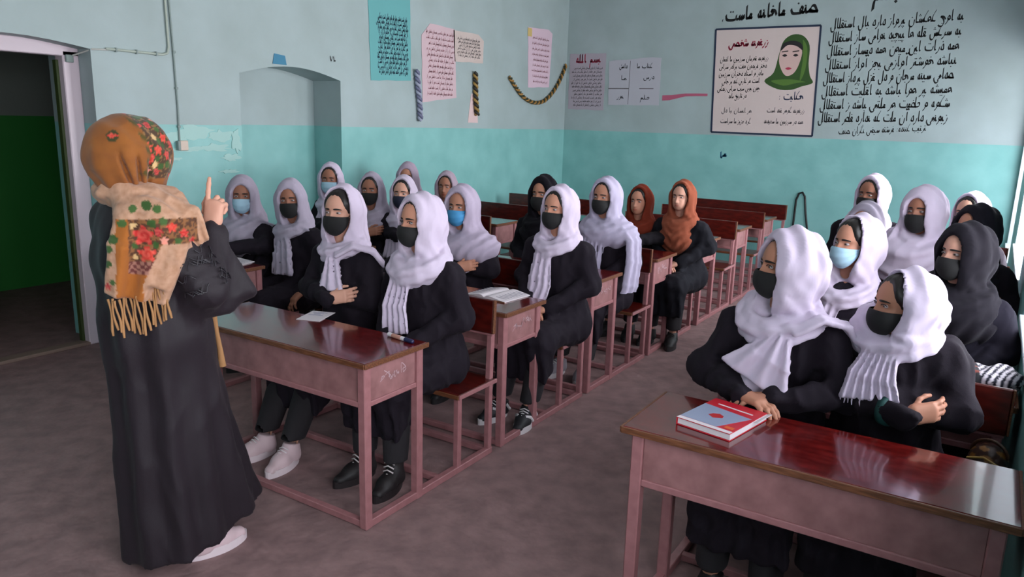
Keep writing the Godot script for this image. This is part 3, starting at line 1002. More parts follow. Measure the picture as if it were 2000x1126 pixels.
# ---------------------------------------------------------------- a pen for Persian lettering
# glyph: [final form, joining form or "", dots, where (1 above, -1 below), advance final, advance joining, height of upper dots]; x runs leftwards, y up from the line
var GLYPH := {
	"ا": ["0,0 0.14,0.02 0.18,0.3 0.2,1.0", "", 0, 0, 0.34, 0.0, 0.7],
	"آ": ["0.1,0 0.16,0.3 0.18,0.9;-0.08,1.15 0.1,1.25 0.25,1.15 0.42,1.25", "", 0, 0, 0.4, 0.0, 0.7],
	"ب": ["0,0.35 0.06,0.06 0.3,-0.03 0.9,-0.03 1.15,0.08 1.22,0.38", "0,0 0.18,0.03 0.27,0.36 0.32,0.03 0.44,0", 1, -1, 1.35, 0.44, 0.6],
	"پ": ["0,0.35 0.06,0.06 0.3,-0.03 0.9,-0.03 1.15,0.08 1.22,0.38", "0,0 0.18,0.03 0.27,0.36 0.32,0.03 0.44,0", 3, -1, 1.35, 0.44, 0.6],
	"ت": ["0,0.35 0.06,0.06 0.3,-0.03 0.9,-0.03 1.15,0.08 1.22,0.38", "0,0 0.18,0.03 0.27,0.36 0.32,0.03 0.44,0", 2, 1, 1.35, 0.44, 0.62],
	"ج": ["0,0.1 0.3,0.36 0.75,0.38 0.4,0.2 0.18,-0.15 0.3,-0.5 0.7,-0.58 1.0,-0.45", "0,0.05 0.2,0.36 0.62,0.40 0.35,0.12 0.75,0", 1, -1, 1.0, 0.75, 0.7],
	"چ": ["0,0.1 0.3,0.36 0.75,0.38 0.4,0.2 0.18,-0.15 0.3,-0.5 0.7,-0.58 1.0,-0.45", "0,0.05 0.2,0.36 0.62,0.40 0.35,0.12 0.75,0", 3, -1, 1.0, 0.75, 0.7],
	"ح": ["0,0.1 0.3,0.36 0.75,0.38 0.4,0.2 0.18,-0.15 0.3,-0.5 0.7,-0.58 1.0,-0.45", "0,0.05 0.2,0.36 0.62,0.40 0.35,0.12 0.75,0", 0, 1, 1.0, 0.75, 0.7],
	"خ": ["0,0.1 0.3,0.36 0.75,0.38 0.4,0.2 0.18,-0.15 0.3,-0.5 0.7,-0.58 1.0,-0.45", "0,0.05 0.2,0.36 0.62,0.40 0.35,0.12 0.75,0", 1, 1, 1.0, 0.75, 0.72],
	"د": ["0,0 0.1,0.5 0.3,0.34 0.4,0.06 0.2,-0.02 0,0.0", "", 0, 1, 0.52, 0.0, 0.75],
	"ذ": ["0,0 0.1,0.5 0.3,0.34 0.4,0.06 0.2,-0.02 0,0.0", "", 1, 1, 0.52, 0.0, 0.75],
	"ر": ["0,0.28 0.08,0.0 0.24,-0.24 0.5,-0.38", "", 0, 1, 0.45, 0.0, 0.5],
	"ز": ["0,0.28 0.08,0.0 0.24,-0.24 0.5,-0.38", "", 1, 1, 0.45, 0.0, 0.52],
	"س": ["0,0 0.05,0.3 0.1,0 0.2,0 0.25,0.28 0.3,0 0.42,0 0.48,0.22 0.52,-0.2 0.8,-0.42 1.1,-0.3 1.18,0.1", "0,0 0.05,0.3 0.12,0 0.24,0 0.28,0.28 0.34,0 0.48,0 0.53,0.28 0.6,0 0.9,0", 0, 1, 1.3, 0.9, 0.6],
	"ش": ["0,0 0.05,0.3 0.1,0 0.2,0 0.25,0.28 0.3,0 0.42,0 0.48,0.22 0.52,-0.2 0.8,-0.42 1.1,-0.3 1.18,0.1", "0,0 0.05,0.3 0.12,0 0.24,0 0.28,0.28 0.34,0 0.48,0 0.53,0.28 0.6,0 0.9,0", 3, 1, 1.3, 0.9, 0.6],
	"ص": ["0,0 0.1,0 0.4,0.42 0.72,0.38 0.78,0.06 0.1,0 0.86,0 0.92,0.2 0.96,-0.2 1.2,-0.4 1.5,-0.3 1.6,0.1", "0,0 0.1,0 0.4,0.42 0.72,0.38 0.78,0.06 0.1,0 0.84,0 0.9,0.22 0.95,0 1.1,0", 0, 1, 1.7, 1.1, 0.7],
	"ط": ["0,0 0.1,0 0.38,0.4 0.68,0.35 0.74,0.03 0.1,0 0.9,0;0.2,0.0 0.16,1.0", "0,0 0.1,0 0.38,0.4 0.68,0.35 0.74,0.03 0.1,0 0.9,0;0.2,0.0 0.16,1.0", 0, 1, 0.95, 0.9, 0.6],
	"ظ": ["0,0 0.1,0 0.38,0.4 0.68,0.35 0.74,0.03 0.1,0 0.9,0;0.2,0.0 0.16,1.0", "0,0 0.1,0 0.38,0.4 0.68,0.35 0.74,0.03 0.1,0 0.9,0;0.2,0.0 0.16,1.0", 1, 1, 0.95, 0.9, 0.65],
	"ع": ["0.1,0.1 0.35,0.35 0.08,0.36 0.34,0.1 0.08,-0.2 0.24,-0.52 0.65,-0.54 0.88,-0.4", "0.44,0.38 0.18,0.42 0.12,0.16 0.3,0.02 0.6,0", 0, 1, 0.9, 0.6, 0.7],
	"غ": ["0.1,0.1 0.35,0.35 0.08,0.36 0.34,0.1 0.08,-0.2 0.24,-0.52 0.65,-0.54 0.88,-0.4", "0,0 0.3,0.06 0.14,0.36 0.48,0.36 0.3,0.06 0.6,0", 1, 1, 0.9, 0.6, 0.7],
	"ف": ["0,0 0.14,0.06 0.1,0.34 0.28,0.44 0.38,0.2 0.2,0 0.6,-0.04 1.15,-0.02 1.35,0.3", "0,0 0.2,0 0.14,0.34 0.34,0.44 0.42,0.24 0.24,0.03 0.52,0", 1, 1, 1.45, 0.52, 0.72],
	"ق": ["0,0.1 0.12,0.36 0.3,0.42 0.38,0.16 0.14,0.1 0.36,0.05 0.36,-0.2 0.62,-0.42 1.0,-0.3 1.08,0.1", "0,0 0.2,0 0.14,0.34 0.34,0.44 0.42,0.24 0.24,0.03 0.52,0", 2, 1, 1.2, 0.52, 0.72],
	"ک": ["0,1.05 0.4,0.55 0.34,0.06 0.6,-0.02 1.2,0 1.32,0.3", "0,0 0.34,0.02 0.46,0.1 0.42,0.52 0.0,1.08;0.38,0.02 0.62,0", 0, 1, 1.4, 0.62, 0.7],
	"گ": ["0,1.05 0.4,0.55 0.34,0.06 0.6,-0.02 1.2,0 1.32,0.3;0.1,1.25 0.5,0.8", "0,0 0.34,0.02 0.46,0.1 0.42,0.52 0.0,1.08;0.38,0.02 0.62,0;0.1,1.26 0.5,0.76", 0, 1, 1.4, 0.62, 0.7],
	"ل": ["0,0 0.12,0.02 0.15,1.0 0.18,-0.08 0.35,-0.38 0.72,-0.36 0.88,0.04", "0,0 0.17,0.02 0.2,1.0 0.23,0.02 0.4,0", 0, 1, 1.0, 0.4, 0.7],
	"م": ["0,0 0.1,0.24 0.28,0.24 0.32,0.05 0.1,0 0.3,-0.02 0.38,-0.3 0.4,-0.75", "0,0 0.14,0.02 0.1,0.24 0.28,0.28 0.36,0.08 0.2,0 0.5,0", 0, 1, 0.55, 0.5, 0.7],
	"ن": ["0,0.28 0.04,-0.05 0.14,-0.3 0.42,-0.42 0.74,-0.28 0.8,0.25", "0,0 0.18,0.03 0.27,0.36 0.32,0.03 0.44,0", 1, 1, 0.95, 0.44, 0.5],
	"و": ["0,0.05 0.08,0.36 0.28,0.4 0.36,0.14 0.1,0.04 0.34,0.0 0.4,-0.2 0.66,-0.4", "", 0, 1, 0.6, 0.0, 0.7],
	"ه": ["0,0 0.12,0.06 0.18,0.48 0.4,0.22 0.3,0 0.08,0.05", "0,0 0.2,0.42 0.5,0.32 0.4,0.02 0.2,0.16 0.62,0", 0, 1, 0.55, 0.62, 0.7],
	"ی": ["0,0.1 0.18,0.3 0.34,0.2 0.2,0.02 0.5,-0.1 0.45,-0.38 0.85,-0.46 1.15,-0.2 1.18,0.05", "0,0 0.18,0.03 0.27,0.36 0.32,0.03 0.44,0", 2, -1, 1.25, 0.44, 0.6],
	".": ["0.1,0.05 0.16,0.0", "", 0, 1, 0.35, 0.0, 0.7],
	":": ["0.1,0.05 0.16,0.0;0.1,0.42 0.16,0.37", "", 0, 1, 0.35, 0.0, 0.7],
}


func strokes(mb: MB, list: Array, at: Vector2, size: float, pen: float, leftward := true) -> void:
	var nib := Vector2(cos(1.15), sin(1.15)) * pen * 0.5
	for s in list:
		var pts := []
		for q in s.split(" "):
			var ab = q.split(",")
			pts.append(Vector2(float(ab[0]), float(ab[1])))
		var line := []
		for i in pts.size() - 1:
			for j in 3:
				line.append(pts[i].cubic_interpolate(pts[i + 1], pts[maxi(i - 1, 0)], pts[mini(i + 2, pts.size() - 1)], j / 3.0))
		line.append(pts[-1])
		for i in line.size() - 1:
			var a: Vector2 = at + Vector2((-line[i].x if leftward else line[i].x), line[i].y) * size
			var b: Vector2 = at + Vector2((-line[i + 1].x if leftward else line[i + 1].x), line[i + 1].y) * size
			if a.distance_to(b) < 1e-6:
				continue
			var w := (b - a).orthogonal().normalized() * pen * 0.2
			var n1 := nib
			if w.dot(n1) < 0:
				n1 = -n1
			var e := n1 + w
			var x := (b - a).normalized() * pen * 0.12
			mb.quad(Vector3(a.x - e.x - x.x, a.y - e.y - x.y, 0), Vector3(b.x - e.x + x.x, b.y - e.y + x.y, 0), Vector3(b.x + e.x + x.x, b.y + e.y + x.y, 0), Vector3(a.x + e.x - x.x, a.y + e.y - x.y, 0), Vector3.BACK)


func write(mb: MB, text: String, right: float, left: float, y_right: float, y_left: float, size: float, pen: float) -> void:
	var items := []
	var adv := 0.0
	var joined := false
	for i in text.length():
		var ch := text[i]
		if ch == " " or not GLYPH.has(ch):
			adv += 0.42
			joined = false
			continue
		var g = GLYPH[ch]
		var nxt := text[i + 1] if i + 1 < text.length() else " "
		var follows: bool = GLYPH.has(nxt) and nxt != "." and nxt != ":"
		var short: bool = g[1] != "" and follows
		items.append([g, short, adv])
		adv += g[5] if short else g[4] + 0.1
		joined = short
	var sc := (right - left) / adv
	for it in items:
		var g = it[0]
		var x: float = it[2]
		var y := lerpf(y_right, y_left, x / adv)
		# letters keep their height; their width follows the length of the line
		var kx := sc / size
		var list := []
		for s in (g[1] if it[1] else g[0]).split(";"):
			var q := []
			for p in s.split(" "):
				var ab = p.split(",")
				q.append("%f,%s" % [float(ab[0]) * kx, ab[1]])
			list.append(" ".join(q))
		strokes(mb, list, Vector2(right - x * sc, y), size, pen)
		if g[2] > 0:
			var w: float = g[5] if it[1] else g[4]
			var cx := right - (x + w * (0.6 if it[1] else 0.42)) * sc
			var cy: float = y + (g[6] if g[3] > 0 else -0.30) * size
			if g[0] == GLYPH["ی"][0] and not it[1]:
				continue
			for k in g[2]:
				var dx: float = [0.0, -0.5, -0.5][g[2] - 1] + (k if k < 2 else 0.5)
				var dy := 1.0 if k == 2 else 0.0
				var c := Vector3(cx + dx * pen * 1.15, cy + dy * pen * (1.1 if g[3] > 0 else -1.1), 0)
				var r := pen * 0.55
				mb.quad(c + Vector3(-r, 0, 0), c + Vector3(0, -r, 0), c + Vector3(r, 0, 0), c + Vector3(0, r, 0), Vector3.BACK)


# ---------------------------------------------------------------- desks with their benches
var wood_red: StandardMaterial3D
var frame_m: StandardMaterial3D


func make_unit(l: float) -> Node3D:
	# origin: floor, middle of the unit's length, at the front legs; it runs back to -z
	var t := Node3D.new()
	var hl := l * 0.5 - 0.02
	var seat_m := mat("bench_varnish", Color(0.33, 0.085, 0.055), 0.28, {"tex": mats["desk_varnish"].albedo_texture, "scale": Vector3(1.6, 6, 6), "coat": 0.5, "coat_rough": 0.1})
	var panel_m := mat("panel_paint", Color(0.62, 0.44, 0.44), 0.5, {"tex": grain(22, 0.02, Color(0.82, 0.80, 0.80), Color(1, 1, 1), 256), "scale": Vector3.ONE * 2.0})
	var edge_m := mat("worn_edge", Color(0.50, 0.31, 0.20), 0.5, {"tex": grain(23, 0.05, Color(0.6, 0.55, 0.5), Color(1, 1, 1), 256), "scale": Vector3(1, 8, 8)})
	var mb := MB.new()
	mb.box(Vector3(0, DESK - 0.011, -0.152), Vector3(l + 0.05, 0.022, 0.392), 0.004)
	var top := put("tabletop", mb.mesh(wood_red), t)
	mb = MB.new()
	mb.box(Vector3(0, DESK - 0.0115, 0.047), Vector3(l + 0.052, 0.021, 0.008), 0.003)
	put("edge_strip", mb.mesh(edge_m), top)
	for s in [-1, 1]:
		mb = MB.new()
		mb.box(Vector3(s * (l * 0.5 + 0.028), DESK - 0.0115, -0.152), Vector3(0.008, 0.021, 0.398), 0.003)
		put("edge_strip", mb.mesh(edge_m), top)
	for s in [-1, 1]:
		for z in [0.0, -0.33]:
			mb = MB.new()
			mb.box(Vector3(s * hl, (DESK - 0.022) * 0.5, z), Vector3(0.04, DESK - 0.022, 0.04), 0.004)
			put("leg", mb.mesh(frame_m), t)
		mb = MB.new()
		mb.box(Vector3(s * hl, 0.637, -0.165), Vector3(0.012, 0.160, 0.29), 0.002)
		put("side_panel", mb.mesh(panel_m), t)
		mb = MB.new()
		mb.box(Vector3(s * (hl + 0.004), 0.548, -0.165), Vector3(0.022, 0.022, 0.29), 0.003)
		put("panel_rail", mb.mesh(frame_m), t)
		mb = MB.new()
		mb.box(Vector3(s * hl, 0.018, -0.46), Vector3(0.034, 0.034, 0.92), 0.003)
		put("floor_rail", mb.mesh(frame_m), t)
		mb = MB.new()
		mb.box(Vector3(s * hl, 0.205, -0.636), Vector3(0.030, 0.376, 0.030), 0.003)
		put("bench_leg", mb.mesh(frame_m), t)
		mb = MB.new()
		mb.bar(Vector3(s * hl, 0.02, -0.9), Vector3(s * hl, 0.43, -0.9), 0.030, 0.030)
		mb.bar(Vector3(s * hl, 0.42, -0.9), Vector3(s * hl, 0.80, -0.915), 0.030, 0.030)
		put("bench_leg", mb.mesh(frame_m), t)
	mb = MB.new()
	mb.box(Vector3(0, 0.637, 0.004), Vector3(l - 0.08, 0.160, 0.012), 0.002)
	put("front_panel", mb.mesh(panel_m), t)
	mb = MB.new()
	mb.box(Vector3(0, 0.548, 0.006), Vector3(l - 0.08, 0.024, 0.024), 0.003)
	put("panel_rail", mb.mesh(frame_m), t)
	mb = MB.new()
	mb.box(Vector3(0, 0.560, -0.165), Vector3(l - 0.06, 0.010, 0.29), 0.001)
	put("book_shelf", mb.mesh(panel_m), t)
	for z in [0.0, -0.9, -0.5]:
		mb = MB.new()
		mb.box(Vector3(0, 0.018, z), Vector3(l - 0.07, 0.030, 0.030), 0.003)
		put("cross_rail", mb.mesh(frame_m), t)
	mb = MB.new()
	mb.box(Vector3(0, SEAT - 0.010, -0.762), Vector3(l + 0.02, 0.022, 0.315), 0.005)
	var st := put("seat", mb.mesh(seat_m), t)
	for s in [-1, 1]:
		mb = MB.new()
		mb.box(Vector3(s * (l * 0.5 + 0.013), SEAT - 0.010, -0.762), Vector3(0.008, 0.021, 0.317), 0.003)
		put("edge_strip", mb.mesh(frame_m), st)
	mb = MB.new()
	mb.box(Vector3(0, SEAT - 0.0105, -0.6005), Vector3(l + 0.02, 0.021, 0.008), 0.003)
	put("edge_strip", mb.mesh(edge_m), st)
	mb = MB.new()
	mb.box(Vector3(0, 0.735, -0.893), Vector3(l + 0.01, 0.172, 0.020), 0.005, Basis(Vector3.RIGHT, -0.04))
	var bk := put("backrest", mb.mesh(seat_m), t)
	for s in [-1, 1]:
		mb = MB.new()
		mb.box(Vector3(s * (l * 0.5 + 0.009), 0.735, -0.893), Vector3(0.008, 0.170, 0.021), 0.003, Basis(Vector3.RIGHT, -0.04))
		put("edge_strip", mb.mesh(edge_m), bk)
	mb = MB.new()
	mb.bar(Vector3(-l * 0.5, 0.648, -0.901), Vector3(l * 0.5, 0.648, -0.901), 0.024, 0.024)
	put("back_rail", mb.mesh(frame_m), t)
	return t


func furniture() -> void:
	wood_red = mat("desk_varnish", Color(0.40, 0.085, 0.075), 0.16, {"tex": grain(21, 0.010, Color(0.62, 0.50, 0.48), Color(1.08, 1.0, 1.0), 512, 5), "scale": Vector3(1.6, 6, 6), "coat": 0.6, "coat_rough": 0.06})
	frame_m = mat("frame_paint", Color(0.64, 0.44, 0.45), 0.42, {"tex": grain(24, 0.03, Color(0.88, 0.86, 0.86), Color(1, 1, 1), 256), "scale": Vector3.ONE * 2.0})
	var proto := make_unit(1.12)
	var proto_c := make_unit(1.03)
	var rows := {
		"b": ["", "front school desk and bench of the middle row, nearest the teacher", "second middle-row school desk and bench, white notebook on it", "third middle-row school desk and bench, where the all-black girl sits", "fourth school desk and bench of the middle row, orange-scarfed girls on it", "fifth school desk and bench of the middle row, empty behind the orange scarves", "sixth middle-row school desk and bench, empty, next to last before the wall", "hindmost middle-row school desk and bench, its back against the teal wall"],
		"a": ["", "front wall-row school desk and bench, open book on it, behind the teacher's sleeve", "second school desk and bench of the wall row, three girls on it by the niche", "third school desk and bench of the wall row, two girls on it near the wall", "fourth wall-row school desk and bench, empty, left of the black-scarfed girl", "hindmost school desk and bench of the wall row, dark and empty in the corner"],
		"c": ["", "near school desk at the right with the red book on its glossy top", "second school desk of the window row, striped bag on it", "third school desk and bench of the window row, white-wrapped girl on it", "fourth school desk and bench of the window row, under the painted verses", "hindmost school desk and bench of the window row, by the back wall"],
	}
	var zs := {"b": [-2.118, -3.135, -4.135, -5.135, -6.22, -7.22, -8.22], "a": [-2.80, -3.83, -4.85, -5.87, -6.95], "c": [-2.165, -3.165, -4.165, -5.165, -6.165]}
	var xr := {"b": -2.561, "a": -4.44, "c": -0.36}
	for k in ["b", "a", "c"]:
		for i in zs[k].size():
			var o: Node3D = (proto_c if k == "c" else proto).duplicate()
			o.name = numbered("school_desk")
			add_child(o)
			o.position = Vector3(xr[k], 0, zs[k][i])
			tag(o, rows[k][i + 1], "desk", "red-brown school desks with benches")
			if (k == "b" and i < 5) or (k == "a" and i == 0):
				var g := MB.new()
				var rng := RandomNumberGenerator.new()
				rng.seed = 40 + i * 3 + (7 if k == "a" else 0)
				for q in 7:
					var list := []
					var s := ""
					for e in 5:
						s += "%f,%f " % [rng.randf_range(0, 1.0), rng.randf_range(0, 1.0)]
					list.append(s.strip_edges())
					strokes(g, list, Vector2(0.06 + q * 0.025, 0.60 + rng.randf_range(0.0, 0.03)), 0.045, 0.0028, false)
				var sc := put("chalk_scribble", g.mesh(mat("chalk", Color(0.74, 0.64, 0.66), 0.9)), o, Transform3D(Basis(Vector3(0, 0, -1), Vector3(0, 1, 0), Vector3(1, 0, 0)), Vector3(0.54 + 0.0065, 0, -0.02)))
				sc.set_meta("kind", "stuff")
	proto.free()
	proto_c.free()


# ---------------------------------------------------------------- people: head, hands, shoes (made once, set into every figure)
var head_mb: MB            # skin of a head: centre at mid height, face towards +z, about 0.23 tall
var hand_rest: MB          # right hand: wrist at the origin, fingers towards +y, palm towards +z, thumb towards +x
var hand_point: MB
const LAT0 := -1.40
const LAT1 := 1.56


func _ray_ell(d: Vector3, c: Vector3, r: Vector3) -> float:
	var a := d / r
	var b := c / r
	var aa := a.dot(a)
	var ab := a.dot(b)
	var disc := ab * ab - aa * (b.dot(b) - 1.0)
	if disc < 0.0:
		return 0.0
	return (ab + sqrt(disc)) / aa


func g2(x: float, y: float) -> float:
	return exp(-(x * x + y * y))


func head_pt(lon: float, lat: float) -> Vector3:
	var d := Vector3(sin(lon) * cos(lat), sin(lat), cos(lon) * cos(lat))
	var a := _ray_ell(d, Vector3(0, 0.028, -0.012), Vector3(0.074, 0.088, 0.096))
	var b := _ray_ell(d, Vector3(0, -0.048, 0.026), Vector3(0.056, 0.068, 0.062))
	var m := maxf(0.035 - absf(a - b), 0.0)
	var p := d * (maxf(a, b) + m * m / 0.035 * 0.25)
	if p.z > 0.0:
		var ax := absf(p.x)
		var dz := 0.0
		# nose
		if p.y > -0.062 and p.y < 0.02:
			var s := clampf((0.012 - p.y) / 0.055, 0.0, 1.0)
			var hgt := lerpf(0.003, 0.021, pow(s, 1.3))
			if p.y < -0.043:
				hgt *= clampf(1.0 - (-0.043 - p.y) / 0.012, 0.0, 1.0)
			elif p.y > 0.008:
				hgt *= clampf(1.0 - (p.y - 0.008) / 0.012, 0.0, 1.0)
			var wd := lerpf(0.008, 0.0125, s)
			dz += hgt * exp(-pow(p.x / wd, 2.0))
			dz += 0.006 * g2((ax - 0.013) / 0.006, (p.y + 0.04) / 0.007)
		dz -= 0.0115 * g2((ax - 0.031) / 0.018, (p.y - 0.001) / 0.0115)
		dz += 0.004 * g2((ax - 0.028) / 0.024, (p.y - 0.021) / 0.008)
		dz += 0.004 * g2((ax - 0.044) / 0.018, (p.y + 0.028) / 0.018)
		dz += 0.0065 * g2(p.x / 0.022, (p.y + 0.0625) / 0.0055)
		dz += 0.007 * g2(p.x / 0.018, (p.y + 0.0735) / 0.0055)
		dz -= 0.003 * g2(p.x / 0.024, (p.y + 0.068) / 0.002)
		dz += 0.004 * g2(p.x / 0.016, (p.y + 0.101) / 0.012)
		p.z += dz
	return p


func make_head() -> void:
	head_mb = MB.new()
	var rows := []
	var nl := 64
	for j in 49:
		var s := j / 48.0 * 2.0 - 1.0
		var lat := lerpf(LAT0, LAT1, 0.5 + 0.5 * (signf(s + 0.12) * pow(absf(s + 0.12), 1.15) / 1.14 if false else s))
		var row := PackedVector3Array()
		for i in nl:
			var t := (i + 0.5) / nl * 2.0 - 1.0
			row.append(head_pt(PI * signf(t) * pow(absf(t), 1.35), lat))
		rows.append(row)
	head_mb.grid(rows, true, true)
	for i in head_mb.v.size():
		var p := head_mb.v[i]
		if p.z > 0.05:
			var w := g2(p.x / 0.024, (p.y + 0.068) / 0.0095)
			w = clampf((w - 0.3) * 2.2, 0.0, 1.0)
			head_mb.c[i] = Color.WHITE.lerp(Color(0.70, 0.42, 0.42), w)
	# ears
	for s in [-1.0, 1.0]:
		var r2 := []
		for j in 5:
			var row := PackedVector3Array()
			var f := j / 4.0
			for i in 12:
				var an := TAU * i / 12
				row.append(Vector3(s * (0.070 + 0.012 * sin(f * PI * 0.5)), -0.008 + sin(an) * 0.029 * (1.0 - f * 0.45 * f), -0.012 + cos(an) * 0.017 * (1.0 - f * 0.45 * f)))
			r2.append(row)
		head_mb.grid(r2, true, s > 0)


# chains of finger joints, the last entry the thumb
func make_hand(chains: Array) -> MB:
	var f := Field.new(Vector3(-0.06, -0.045, -0.05), Vector3(0.085, 0.20, 0.085), 0.0036)
	f.cap(Vector3(0, -0.04, 0), Vector3(0, 0.012, 0), 0.025, 0.023, 0.02, Vector3(1.1, 1, 0.8))
	f.cap(Vector3(-0.021, 0.03, 0), Vector3(-0.024, 0.078, -0.001), 0.014, 0.012, 0.02)
	f.cap(Vector3(-0.006, 0.02, 0), Vector3(-0.008, 0.085, -0.002), 0.016, 0.012, 0.02)
	f.cap(Vector3(0.010, 0.02, 0), Vector3(0.010, 0.086, -0.002), 0.016, 0.012, 0.02)
	f.cap(Vector3(0.022, 0.025, 0.003), Vector3(0.027, 0.082, 0), 0.015, 0.012, 0.02)
	for c in chains:
		for i in c.size() - 1:
			f.cap(c[i], c[i + 1], lerpf(0.0092, 0.0070, float(i) / 3.0), lerpf(0.0092, 0.0070, float(i + 1) / 3.0), 0.006)
	var mb := MB.new()
	f.mesh(mb)
	return mb


func finger(base: Vector3, lens: Array, bends: Array, spread: float) -> Array:
	var out := [base]
	var a := 0.0
	var p := base
	for i in 3:
		a += bends[i]
		p = p + Vector3(sin(spread) * cos(a), cos(spread) * cos(a), sin(a)) * lens[i]
		out.append(p)
	return out


func make_hands() -> void:
	hand_rest = make_hand([finger(Vector3(-0.026, 0.08, 0), [0.028, 0.019, 0.016], [0.5, 0.5, 0.3], -0.10), finger(Vector3(-0.009, 0.086, -0.002), [0.036, 0.024, 0.018], [0.42, 0.45, 0.3], -0.03),
		finger(Vector3(0.009, 0.087, -0.002), [0.038, 0.026, 0.019], [0.36, 0.42, 0.3], 0.03), finger(Vector3(0.027, 0.082, 0), [0.035, 0.023, 0.018], [0.30, 0.40, 0.3], 0.10),
		[Vector3(0.024, 0.025, 0.008), Vector3(0.046, 0.052, 0.022), Vector3(0.052, 0.078, 0.032), Vector3(0.050, 0.098, 0.038)]])
	hand_point = make_hand([finger(Vector3(-0.026, 0.08, 0), [0.029, 0.020, 0.016], [1.3, 1.5, 0.9], -0.05), finger(Vector3(-0.009, 0.086, -0.002), [0.037, 0.024, 0.018], [1.2, 1.5, 0.9], -0.02),
		finger(Vector3(0.009, 0.087, -0.002), [0.039, 0.026, 0.019], [0.95, 1.5, 0.9], 0.02), finger(Vector3(0.027, 0.082, 0), [0.043, 0.028, 0.022], [0.02, 0.06, 0.04], 0.08),
		[Vector3(0.024, 0.025, 0.008), Vector3(0.048, 0.050, 0.018), Vector3(0.054, 0.080, 0.022), Vector3(0.048, 0.106, 0.026)]])


# where a hand goes: wrist, direction of the fingers, way the palm faces; side -1 right hand, +1 left
func hand_at(wrist: Vector3, fingers: Vector3, palm: Vector3, side: float, size := 1.0) -> Transform3D:
	var y := fingers.normalized()
	var z := (palm - y * palm.dot(y)).normalized()
	var x := y.cross(z)            # right-handed frame; a right hand seen palm up has its thumb towards +x here
	if side > 0:
		x = -x
	return Transform3D(Basis(x * size, y * size, z * size), wrist)


func iris_eye() -> MB:
	# a lens of the eyeball: rings from the pupil outwards, centre at the origin, looking to +z
	var mb := MB.new()
	var rings := [0.0, 0.20, 0.21, 0.44, 0.46, 0.7, 1.0, 1.35]
	var cols := [Color(0.01, 0.01, 0.01), Color(0.01, 0.01, 0.01), Color(0.075, 0.04, 0.025), Color(0.05, 0.028, 0.02), Color(0.46, 0.43, 0.43), Color(0.42, 0.38, 0.38), Color(0.5, 0.42, 0.42), Color(0.45, 0.35, 0.35)]
	var rows := []
	for r in rings:
		var row := PackedVector3Array()
		for i in 16:
			var an := TAU * i / 16
			row.append(Vector3(sin(r) * cos(an), sin(r) * sin(an), cos(r)))
		rows.append(row)
	mb.grid(rows, true, false)
	for j in rings.size():
		for i in 16:
			mb.c[j * 16 + i] = cols[j]
	return mb


var eye_mb: MB
var caches := {}


